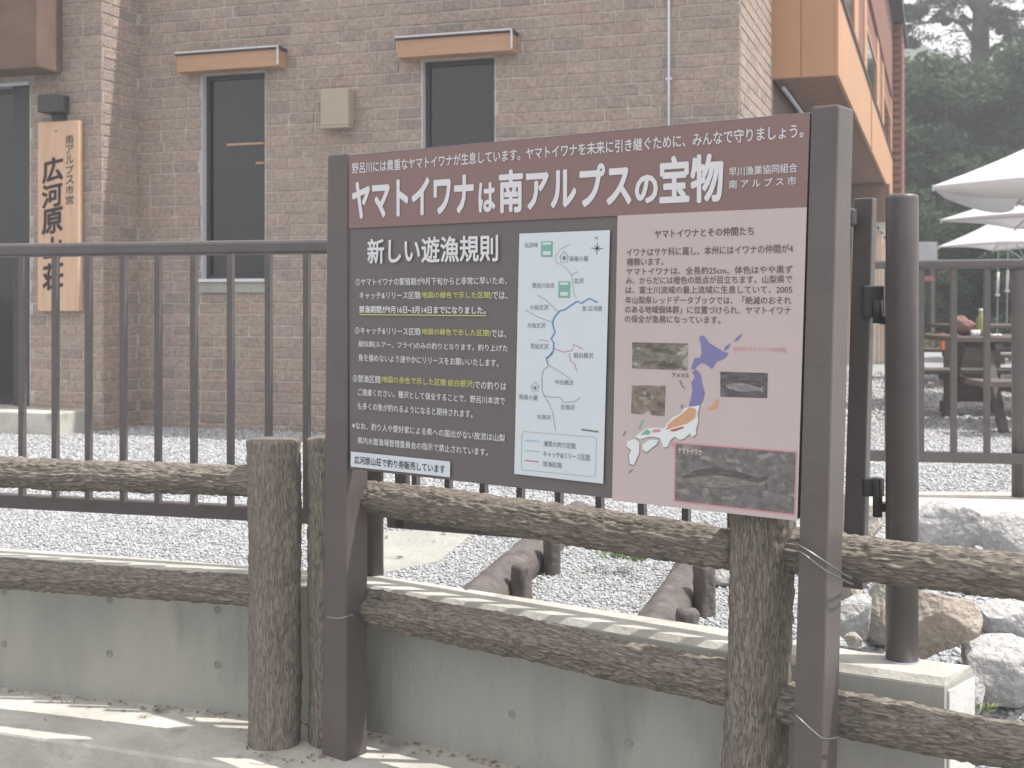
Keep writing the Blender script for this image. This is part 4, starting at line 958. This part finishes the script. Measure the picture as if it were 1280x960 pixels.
# dead leaves and grit along the wall foot and on the slab
def leaf_stuff(name, pts, m, s0, s1):
    mb = MB()
    for p in pts:
        a = random.uniform(0, 6.28); s = random.uniform(s0, s1); u = V(math.cos(a), math.sin(a), random.uniform(-.15, .15)) * s; w = V(-math.sin(a), math.cos(a), random.uniform(-.2, .3)) * s * .5
        p = Vector(p); c = V(0, 0, s * random.uniform(.05, .4)); mb.add([p - u, p - w * .9 + c, p + u, p + w + c], [(0, 1, 2, 3)])
    return part(name, mb, m, stuff=True)
M_leaf_dead = palette_mat('dead_leaf', [(.22, .13, .07), (.32, .2, .11), (.16, .10, .06), (.42, .30, .18), (.26, .17, .1)], bump=0)
pts = []
for i in range(330):
    t = random.uniform(-2.2, 1.0); y = wall_y(t) - abs(random.gauss(0, .035)) - .012; pts.append((t, y, .004))
for i in range(60):
    t = random.uniform(-2.2, .6); pts.append((t, wall_y(t) - random.uniform(.02, .40), .004))
for i in range(60):
    a = random.uniform(0, 6.28); pts.append((P2.x - .08 + math.cos(a) * random.uniform(.09, .2), P2.y - .1 + math.sin(a) * random.uniform(.05, .12), .004))
leaf_stuff('leaf_litter', pts, M_leaf_dead, .003, .012)

pts = []
for i in range(130):
    y = random.uniform(3.9, 8); x = random.uniform(-.42, .2) * y
    if y > wall_y(x) + .25: pts.append((x, y, gz(x, y) + .012))
leaf_stuff('leaf_litter', pts, M_leaf_dead, .006, .018)
# weeds
def leaf_plant(name, c, n, size, spread, m, label, cat='weed', group=None):
    mb = MB(); c = Vector(c)
    for i in range(n):
        a = random.uniform(0, 6.28); r = spread * random.random() ** .6; b = c + V(math.cos(a) * r * .5, math.sin(a) * r * .5, 0); t = c + V(math.cos(a) * r, math.sin(a) * r, size * random.uniform(.3, 1)); u = V(-math.sin(a), math.cos(a), 0) * size * .16
        m_ = (b + t) / 2 + V(0, 0, size * .15); mb.add([b, m_ - u, t, m_ + u], [(0, 1, 2, 3)])
    o = part(name, mb, m, base=c); tag(o, label, cat, group); return o
M_weed = translucent('weed_leaf', (.16, .23, .09), .3); M_weed2 = translucent('dry_weed_leaf', (.30, .30, .13), .2)
z = zg(697, GZ); leaf_plant('weed', at(770, 697, z), 36, .035, .10, M_weed, 'small green weeds in the gravel between the two log edgings')
leaf_plant('weed', at(798, 701, zg(701, GZ)), 40, .04, .06, M_weed, 'little bright green weed tuft in the gravel by the right log edging')
leaf_plant('weed', at(1232, 886, 3.42), 26, .014, .05, M_weed2, 'yellowish weed at the foot of the boulders beside the wall end')
leaf_plant('weed', at(1222, 890, 3.40), 22, .022, .045, M_weed, 'low green weed right beside the wall end')

# ------------------------------------------------------------ umbrellas
def umbrella(tip, Z, R, rise, label, rot=0, val=.09):
    tp = at(tip[0], tip[1], Z); c = V(tp.x + R, Z, GZ); ze = tp.z
    t = thing('patio_umbrella', label, 'umbrella', c, 'white patio umbrellas in a row')
    cor = [V(c.x + R * math.cos(a + rot), c.y + R * math.sin(a + rot), ze) for a in (math.pi, math.pi * 1.5, 0, math.pi / 2)]
    ap = V(c.x, c.y, ze + rise); K = 12
    for i in range(4):
        A_, B_ = cor[i], cor[(i + 1) % 4]; mb = MB(); rows = []
        for j in range(K + 1):
            r = j / K; row = []
            for k in range(K + 1):
                s = k / K; e = A_.lerp(B_, s); sag = 4 * s * (1 - s); e = e.lerp(V(c.x, c.y, ze), .08 * sag) + V(0, 0, .05 * sag)
                p = e.lerp(ap, r); p.z -= math.sin(math.pi * r) * .05 + .03 * sag * math.sin(math.pi * r); row.append(len(mb.v)); mb.v.append(tuple(p))
            rows.append(row)
        for j in range(K):
            for k in range(K): mb.f.append((rows[j][k], rows[j][k + 1], rows[j + 1][k + 1], rows[j + 1][k]))
        part('canopy_panel', mb, M_canopy, t, smooth=True)
        vb = MB()
        for k in range(K + 1):
            p = Vector(mb.v[rows[0][k]]); q_ = math.sin(math.pi * k / K) ** .6; o_ = (p - V(c.x, c.y, p.z)).normalized() * .012
            vb.v += [tuple(p + o_ * .3), tuple(p + o_ + V(0, 0, -.02 - val * q_)), tuple(p - o_ * .3), tuple(p + o_ * .5 + V(0, 0, -.02 - val * q_))]
        for k in range(K): a = k * 4; vb.f += [(a, a + 4, a + 5, a + 1), (a + 2, a + 3, a + 7, a + 6), (a + 1, a + 5, a + 7, a + 3)]
        part('valance', vb, M_canopy, t, smooth=True)
        mb = MB(); e0, e1_ = A_, ap - V(0, 0, .03); mb.tube([e0 + V(0, 0, -.01), (e0 + e1_) / 2 + V(0, 0, -.075), e1_ - V(0, 0, .05)], .012, 6); part('rib', mb, M_conduit, t)
        mb = MB(); mb.tube([A_ + V(0, 0, -.045), A_ + V(0, 0, .01)], .012, 8); part('rib_tip', mb, M_white_metal, t)
        mb = MB(); mb.tube([V(c.x, c.y, ze - .25), (e0 + e1_) / 2 + V(0, 0, -.085)], .009, 6); part('stay', mb, M_conduit, t)
    mb = MB(); mb.tube([V(c.x, c.y, GZ), V(c.x, c.y, ze + rise)], .028, 16); part('pole', mb, M_conduit, t, smooth=True)
    mb = MB(); mb.tube([V(c.x, c.y, ze + rise - .03), V(c.x, c.y, ze + rise + .05), V(c.x, c.y, ze + rise + .09)], [.05, .04, .015], 12); part('finial', mb, M_white_metal, t)
    mb = MB(); mb.tube([V(c.x, c.y, GZ), V(c.x, c.y, GZ + .06), V(c.x, c.y, GZ + .08)], [.28, .28, .06], 24); part('base', mb, M_conc, t)
    return t
umbrella((1155, 235), 11.5, 1.75, .80, 'nearest and largest white patio umbrella at the right edge', rot=.12, val=.20)
umbrella((1173, 275), 15.5, 1.7, .68, 'second white patio umbrella, its tip just under the nearest one', rot=.05, val=.04)
umbrella((1173, 308), 20.0, 1.40, .72, 'third white patio umbrella with its pole in view', val=.02)
umbrella((1206, 326), 28.0, 1.5, .75, 'farthest white patio umbrella, lowest in the picture', val=.02)

# ------------------------------------------------------------ picnic tables
M_table = mat('grey_brown_table_timber', (.085, .07, .065), (.14, .115, .105), 6, .8, .3, 60, stretch=(.5, 6, 6), rnd=1)
def picnic(x, y, L, label):
    t = thing('picnic_table', label, 'picnic table', (x, y, GZ)); x0, x1 = x - L / 2, x + L / 2
    def bx(n, *a, parent=t): return part(n, MB().abox(*a), M_table, parent, bevel=.006, base=(a[0], a[2], a[4]))
    for i in range(5): bx('table_board', x0, x1, y - .40 + i * .162, y - .40 + i * .162 + .15, GZ + .66, GZ + .70)
    for yy in (y - .92, y - .74, y + .58, y + .76): bx('seat_board', x0, x1, yy, yy + .16, GZ + .36, GZ + .40)
    for xx in (x0 + .3, x1 - .36):
        bx('cross_beam', xx + .001, xx + .059, y - .9, y + .9, GZ + .30, GZ + .358)
        bx('cross_beam', xx, xx + .06, y - .38, y + .38, GZ + .60, GZ + .658)
        for sgn in (-1, 1):
            mb = MB(); a = V(xx - .03, y + sgn * .62, GZ); b = V(xx - .03, y + sgn * .25, GZ + .655); mb.box((a + b) / 2, V(.028, 0, 0), V(0, .045, 0), (b - a) / 2); part('leg', mb, M_table, t, bevel=.004)
    return t
tx = at(1176, 430, 9.7).x
picnic(tx + 1.1, 9.9, 2.1, 'grey-brown timber picnic table behind the far railing, nearest of the two')
picnic(at(1176, 430, 13.8).x + 1.15, 14.2, 2.0, 'farther timber picnic table with a bottle and cups, under the umbrellas')
TZ = GZ + .702
ob = thing('side_screen', 'low screen with an orange sunlit edge at the left end of the picnic table', 'screen', (at(1178, 0, 10.9).x, 10.9, GZ))
p = at(1178, 437, 10.9); part('screen_edge', MB().abox(p.x - .012, p.x + .012, 10.87, 10.93, HC - (437 - YH) / F * 10.9, HC - (416 - YH) / F * 10.9), ink('sunlit_orange', (.75, .22, .06)), ob)  # sunlight on the edge is put in as a bright orange
part('screen_board', MB().abox(p.x + .014, p.x + .5, 10.89, 10.92, GZ + .10, HC - (418 - YH) / F * 10.9), M_table, ob, bevel=.004)
for q_ in (p.x + .03, p.x + .47): part('foot', MB().abox(q_ - .02, q_ + .02, 10.8, 11.0, GZ, GZ + .10), M_table, ob)
def lathe(name, x, y, z, prof, m, parent=None, n=20): return part(name, MB().tube([(x, y, z + h) for h, r in prof], [r for h, r in prof], n), m, parent, base=(x, y, z), smooth=True)
bt = thing('bottle', 'yellow-green plastic bottle standing on the picnic table', 'bottle', (at(1226, 0, 9.75).x, 9.75, TZ)); bx_ = bt.location
lathe('bottle_body', bx_.x, bx_.y, TZ, [(0, .03), (.005, .036), (.05, .037), (.12, .037), (.16, .022), (.175, .014), (.19, .014)], translucent('green_plastic', (.30, .33, .14), .3), bt)
lathe('cap', bx_.x, bx_.y, TZ + .19, [(0, .016), (.018, .016)], M_white_metal, bt)
for i, px in enumerate((1217, 1221.5)):
    p = at(px, 0, 9.68); cu_ = lathe('cup', p.x, p.y, TZ, [(0, .018), (.045, .024), (.046, .02), (.01, .014)], M_white_cloth); tag(cu_, ['left', 'right'][i] + ' of two small white cups beside the green bottle', 'cup')
p = at(1243, 0, 9.6); 
mb = MB(); K = 8
for j in range(K + 1):
    for i in range(K + 1): mb.v.append((p.x - .05 + .1 * i / K, p.y - .04 + .1 * j / K, TZ + .012 + .016 * noise.noise(V(i * .7, j * .7, 3))))
for j in range(K):
    for i in range(K): a = j * (K + 1) + i; mb.f.append((a, a + 1, a + K + 2, a + K + 1))
tag(part('crumpled_paper', mb, M_white_cloth, base=(p.x, p.y, TZ)), 'crumpled white paper on the table top', 'paper')
# slumped bag
bm = bmesh.new(); bmesh.ops.create_icosphere(bm, subdivisions=4, radius=1); p = at(1206, 0, 9.85)
for v in bm.verts:
    c = v.co; k = 1 + .12 * noise.noise(c * 2.2) + .05 * noise.noise(c * 6); hh = 1 - .55 * (c.x * .5 + .5); v.co = V(c.x * .115 * k, c.y * .09 * k, max(-.0, (c.z * .5 + .5)) * .19 * hh * k)
me = bpy.data.meshes.new('bag'); bm.to_mesh(me); bm.free(); me.materials.append(mat('red_brown_bag_cloth', (.19, .10, .09), (.28, .16, .14), 9, .9, .5, 60)); me.polygons.foreach_set('use_smooth', [True] * len(me.polygons))
tag(link('bag', me, None, (p.x, p.y, TZ)), 'slumped reddish brown cloth bag on the picnic table', 'bag')
# dangling white cords with pulls from the third umbrella
for i, (px, y0_, y1_) in enumerate(((1247, 340, 367), (1259, 338, 362))):
    Z = 19.2; a, b = at(px + 1, 300, Z), at(px - .5, y1_ + 50, Z); t = thing('hanging_cord', ['left', 'right'][i] + ' of two pale cords hanging under the third umbrella', 'cord', b)
    part('cord', MB().tube([a, at(px, y1_, Z), b], .006, 6), M_conduit, t); part('white_pull', MB().tube([at(px + .8, y0_, Z), at(px - .3, y1_, Z)], .022, 8), M_white_metal, t, smooth=True); part('weight', MB().tube([at(px - .3, y1_, Z), at(px - .3, y1_ + 3, Z)], [.03, .04], 10), M_white_metal, t)
# distant notice board
Zn = 24.0; a, b = at(1148, 303, Zn), at(1171, 326, Zn)
nt_ = thing('notice_board', 'small grey notice board at the edge of the woods behind the railing', 'sign', (a.x, Zn, GZ))
part('panel', MB().abox(a.x, b.x, Zn - .02, Zn + .02, b.z, a.z), mat('grey_notice', (.30, .31, .34), (.42, .43, .46), 3, .7), nt_, bevel=.01)
part('frame', MB().abox(a.x - .03, b.x + .03, Zn + .021, Zn + .05, b.z - .03, a.z + .03), M_table, nt_)
for q_ in (a.x + .05, b.x - .05): part('post', MB().abox(q_ - .03, q_ + .03, Zn + .051, Zn + .11, GZ, a.z), M_table, nt_)
r0, r1 = at(1148, 345, Zn), at(1168, 351, Zn); part('red_bar', MB().abox(r0.x, r1.x, Zn - .02, Zn + .04, r1.z, r0.z), mat('dull_red', (.3, .08, .08)), nt_)

# ------------------------------------------------------------ woods behind
hill = MB(); nx, ny = 60, 40
for j in range(ny):
    for i in range(nx):
        x = -58 + i * 2.4; y = 38 + j * 1.6; h = max(0, (y - 40)) * .19 + 2.5 * noise.noise(V(x * .05, y * .05, 0)) + 1.0 * noise.noise(V(x * .2, y * .2, 5)); h = max(h, 0) * min(1, (y - 38) / 6) ; hill.v.append((x, y, GZ - .1 + h))
for j in range(ny - 1):
    for i in range(nx - 1): a = j * nx + i; hill.f.append((a, a + 1, a + nx + 1, a + nx))
struct(part('hillside', hill, mat('forest_floor', (.05, .065, .03), (.09, .11, .05), .8, .95, 1, 6, bdist=.3), smooth=True))
def ridge(name, y, pts, m):
    mb = MB(); k = 240; x0, x1 = pts[0][0], pts[-1][0]
    for i in range(k + 1):
        px = x0 + (x1 - x0) * i / k; py = np.interp(px, [p[0] for p in pts], [p[1] for p in pts]); p = at(px, py, y); z = p.z + .35 * noise.noise(V(i * .9, 0, 0)) + .3 * noise.noise(V(i * 3.1, 4, 0))
        mb.v += [(p.x, y - 17, -1), (p.x, y, z), (p.x, y + 5, z * .8)]
    for i in range(k):
        a = i * 3; mb.f += [(a, a + 3, a + 4, a + 1), (a + 1, a + 4, a + 5, a + 2)]
    struct(part(name, mb, m, smooth=True))
ridge('mountain_ridge', 105, [(120, 60), (900, 20), (1128, 40), (1160, 58), (1215, 78), (1300, 66), (1500, 60)], mat('wooded_mountain', (.045, .07, .035), (.075, .105, .05), .25, .95, 1, .6, bdist=2))
M_bark = mat('tree_bark', (.07, .06, .05), (.13, .11, .09), 5, .95, .8, 12, stretch=(3, 3, .6), bdist=.03)
def leafm(name, cols): 
    m = palette_mat(name, cols, rough=.7, bump=0, amt=.2); N = m.node_tree.nodes; L = m.node_tree.links; b = N['Principled BSDF']
    t = N.new('ShaderNodeBsdfTranslucent'); x = N.new('ShaderNodeMixShader'); x.inputs[0].default_value = .3
    src = b.inputs['Base Color'].links[0].from_socket; L.new(src, t.inputs[0]); L.new(b.outputs[0], x.inputs[1]); L.new(t.outputs[0], x.inputs[2]); L.new(x.outputs[0], N['Material Output'].inputs[0]); return m
M_leaf = leafm('woodland_leaves', [(.045, .082, .034), (.06, .105, .042), (.036, .064, .03), (.075, .12, .048), (.05, .092, .038)])
M_leaf2 = leafm('big_tree_leaves', [(.06, .085, .035), (.08, .11, .04), (.05, .07, .03)])
def leaf_cloud(centers, per, rad, size, seed):
    r = np.random.default_rng(seed); c = np.repeat(np.array(centers, float)[:, :3], per, 0); rr = np.repeat(np.array([q[3] if len(q) > 3 else rad for q in centers]), per)
    d = r.normal(size=(len(c), 3)); d /= np.linalg.norm(d, axis=1, keepdims=True); d *= (r.random((len(c), 1)) ** .45) * rr[:, None]; d[:, 2] *= .6
    p = c + d; u = r.normal(size=(len(c), 3)); u /= np.linalg.norm(u, axis=1, keepdims=True); w = np.cross(u, r.normal(size=(len(c), 3))); w /= np.linalg.norm(w, axis=1, keepdims=True)
    s = size * r.uniform(.6, 1.3, (len(c), 1)); u *= s; w *= s * .55
    Vv = np.stack([p - u, p - w, p + u, p + w], 1).reshape(-1, 3); n = len(c)
    me = bpy.data.meshes.new('crown'); me.vertices.add(len(Vv)); me.vertices.foreach_set('co', Vv.ravel()); me.loops.add(4 * n); me.loops.foreach_set('vertex_index', np.arange(4 * n, dtype=np.int32)); me.polygons.add(n)
    me.polygons.foreach_set('loop_start', np.arange(0, 4 * n, 4, dtype=np.int32)); me.polygons.foreach_set('loop_total', np.full(n, 4, np.int32)); me.update(calc_edges=True); return me
crowns = []
for s in range(4):
    r = random.Random(40 + s); cs = []
    for i in range(46):
        a = r.uniform(0, 6.28); h = r.uniform(.12, 1.0); R_ = .36 * (1 - abs(h - .5) * 1.1) ** .8 * r.uniform(.35, 1); cs.append((math.cos(a) * R_, math.sin(a) * R_, h, r.uniform(.07, .13)))
    me = leaf_cloud(cs, 330, .1, .0125, s); me.materials.append(M_leaf); crowns.append(me)
tm = MB(); tm.tube([(0, 0, 0), (.01, 0, .3), (-.01, .01, .7), (0, 0, .95)], [.022, .017, .009, .002], 10)
trunk_me = bpy.data.meshes.new('trunk'); trunk_me.from_pydata(tm.v, [], tm.f); trunk_me.materials.append(M_bark); trunk_me.polygons.foreach_set('use_smooth', [True] * len(trunk_me.polygons))
def hill_z(x, y):
    if y < 38: return GZ
    h = max(0, (y - 40)) * .19 + 2.5 * noise.noise(V(x * .05, y * .05, 0)); return GZ - .1 + max(h, 0) * min(1, (y - 38) / 6)
side_w = ['left', 'mid', 'right']
tspots = [(1118, 31, 7.2), (1150, 34, 7.4), (1184, 30, 6.4), (1222, 33, 6.9), (1262, 31, 7.3), (1300, 33, 7.6), (1345, 30, 7.4), (1400, 33, 8.0), (1136, 44, 6.5), (1172, 47, 5.6), (1205, 45, 5.0), (1240, 46, 5.2), (1280, 48, 6.0), (1330, 46, 7), (1085, 40, 8), (1050, 46, 9), (1160, 60, 4), (1200, 62, 3.5), (1245, 60, 4.0), (1290, 62, 5), (1450, 34, 9), (1165, 25.5, 3.2), (1202, 26.5, 3.0), (1238, 25.5, 3.4), (1275, 26.5, 3.3), (1310, 25.5, 3.4)]
desc = ['broad', 'narrow', 'ragged', 'bushy']
for i, (px, Y, h) in enumerate(tspots):
    x = (px - 640) / F * Y; z = hill_z(x, Y) - .2; kind = 'shrub' if h < 3.6 and Y < 30 else 'tree'
    lab = {0: "dark green tree half hidden behind the far end of the lodge", 1: "dark green tree just right of the lodge's red siding, left of the sky gap", 2: 'dark green tree below the bright sky gap, left of the big trunk', 3: "dark green tree covering the lower trunk of the big tree", 4: 'dark green tree right of the big trunk, above the umbrellas', 21: 'dark shrub between the lodge end and the tip of the nearest umbrella', 22: 'dark shrub behind the tips of the upper umbrellas'}.get(i, f'dark green {kind} in the dense woodland mass behind the umbrellas')
    t = thing('woodland_shrub' if kind == 'shrub' else 'woodland_tree', lab, kind, (x, Y, z), 'shrubs at the edge of the woods' if kind == 'shrub' else 'trees of the woods behind the umbrellas')
    o = link('crown', crowns[i % 4], t); o.scale = (h * random.uniform(1.0, 1.35), h, h * (1.0 if kind == 'tree' else .9)); o.rotation_euler.z = random.uniform(0, 6)
    o = link('trunk', trunk_me, t); o.scale = (h, h, h)
# undergrowth closing the foot of the woods
cs = [(x, 28.5 + 2.5 * noise.noise(V(x * .4, 0, 0)) + random.uniform(0, 6), GZ + random.uniform(.2, 2.6), random.uniform(.5, 1.0)) for x in np.linspace(5.5, 20, 120)]
me = leaf_cloud(cs, 260, .8, .07, 77); me.materials.append(M_leaf); o = link('undergrowth', me); o['kind'] = 'stuff'
me = leaf_cloud([(x, 25 + random.uniform(-.6, .6), GZ + .12, .35) for x in np.linspace(7.6, 9.4, 14)], 60, .3, .06, 78); me.materials.append(M_weed); o = link('grass', me); o['kind'] = 'stuff'
# big tree
ZT = 36.0; tb = at(1226, 460, ZT); tb.z = GZ
bt_ = thing('big_tree', 'tall broadleaf tree with a thick dark trunk standing against the sky at top right', 'tree', tb)
def X_(px, py, dy=0): return at(px, py, ZT + dy)
mb = MB(); mb.tube([tb, X_(1225, 300), X_(1224, 150), X_(1225, 60), X_(1227, -10), X_(1222, -90), X_(1232, -190)], [.36, .31, .27, .25, .22, .17, .08], 16)
part('trunk', mb, M_bark, bt_, smooth=True)
limbs = [([X_(1229, 75), X_(1246, 58, .3), X_(1268, 50, .6), X_(1300, 60, 1), X_(1340, 50, 1.5)], .075), ([X_(1222, 60), X_(1204, 30, -.3), X_(1185, 22, -.6), X_(1150, 30, -.8), X_(1120, 22, -1)], .06), ([X_(1226, 10), X_(1255, -15), X_(1290, -5), X_(1330, -20)], .07), ([X_(1224, 20), X_(1200, -12), X_(1165, -8), X_(1130, -15)], .06), ([X_(1221, 88), X_(1206, 72, .2), X_(1188, 64, .4)], .03), ([X_(1224, 48), X_(1210, 38, .3), X_(1190, 40, .5), X_(1170, 48, .6)], .028), ([X_(1226, 30), X_(1240, 24), X_(1262, 30), X_(1285, 22)], .035)]
for pts_, r0_ in limbs: part('limb', MB().tube(pts_, [1.5 * r0_ * (1 - .8 * i / (len(pts_) - 1)) for i in range(len(pts_))], 10), M_bark, bt_, smooth=True)
r = random.Random(5); cs = []
def cl(px, py, rad_px, dy): p = X_(px, py, dy) - tb; cs.append((p.x, p.y, p.z, rad_px / F * ZT))
for i in range(95): cl(r.uniform(1105, 1380), r.uniform(-160, 14), r.uniform(10, 24), r.uniform(-2, 2))
for i in range(12): cl(r.uniform(1125, 1158), r.uniform(5, 60), r.uniform(7, 13), r.uniform(-1, 1))
for i in range(9): cl(r.uniform(1238, 1285), r.uniform(32, 50), r.uniform(4, 8), r.uniform(-1, 1))
for i in range(14): cl(r.uniform(1232, 1290), r.uniform(12, 30), r.uniform(6, 12), r.uniform(-1, 1))
for i in range(10): cl(r.uniform(1165, 1212), r.uniform(14, 36), r.uniform(3, 7), r.uniform(-1, 1))
for i in range(8): cl(r.uniform(1240, 1300), r.uniform(80, 100), r.uniform(6, 12), r.uniform(-1, 1))
cs2 = []
for i in range(75):
    p = X_(r.uniform(1128, 1300), r.uniform(0, 72), r.uniform(-2, 2)) - tb; cs2.append((p.x, p.y, p.z, r.uniform(8, 18) / F * ZT))
me = leaf_cloud(cs2, 42, .2, .042, 19); me.materials.append(M_leaf2); link('leaf_sprays', me, bt_)
tw = MB()
for i in range(40):
    a = X_(r.uniform(1130, 1290), r.uniform(0, 60), r.uniform(-1, 1)); d = V(r.uniform(-1, 1), r.uniform(-.3, .3), r.uniform(-.5, .3)) * .9
    tw.tube([a, a + d * .5 + V(0, 0, .08), a + d], [.022, .015, .005], 5)
tt = part('twigs', tw, M_bark, bt_, stuff=True)
me = leaf_cloud(cs, 200, .2, .052, 9); me.materials.append(M_leaf2); o = link('crown', me, bt_)

# ------------------------------------------------------------ haze
hz = MB().abox(-62, 90, -3, 113, -1.3, 30); h = part('haze', hz, mat('unused_haze', (1, 1, 1)), stuff=True)
hm = bpy.data.materials.new('glare_haze'); hm.use_nodes = True; N = hm.node_tree.nodes; N.remove(N['Principled BSDF']); pv = N.new('ShaderNodeVolumePrincipled'); pv.inputs['Color'].default_value = (.93, .95, 1, 1); pv.inputs['Density'].default_value = .0055; pv.inputs['Anisotropy'].default_value = .2  # added haze volume: stands in for lens glare, also fades the far woods
hm.node_tree.links.new(pv.outputs[0], N['Material Output'].inputs['Volume']); h.data.materials[0] = hm
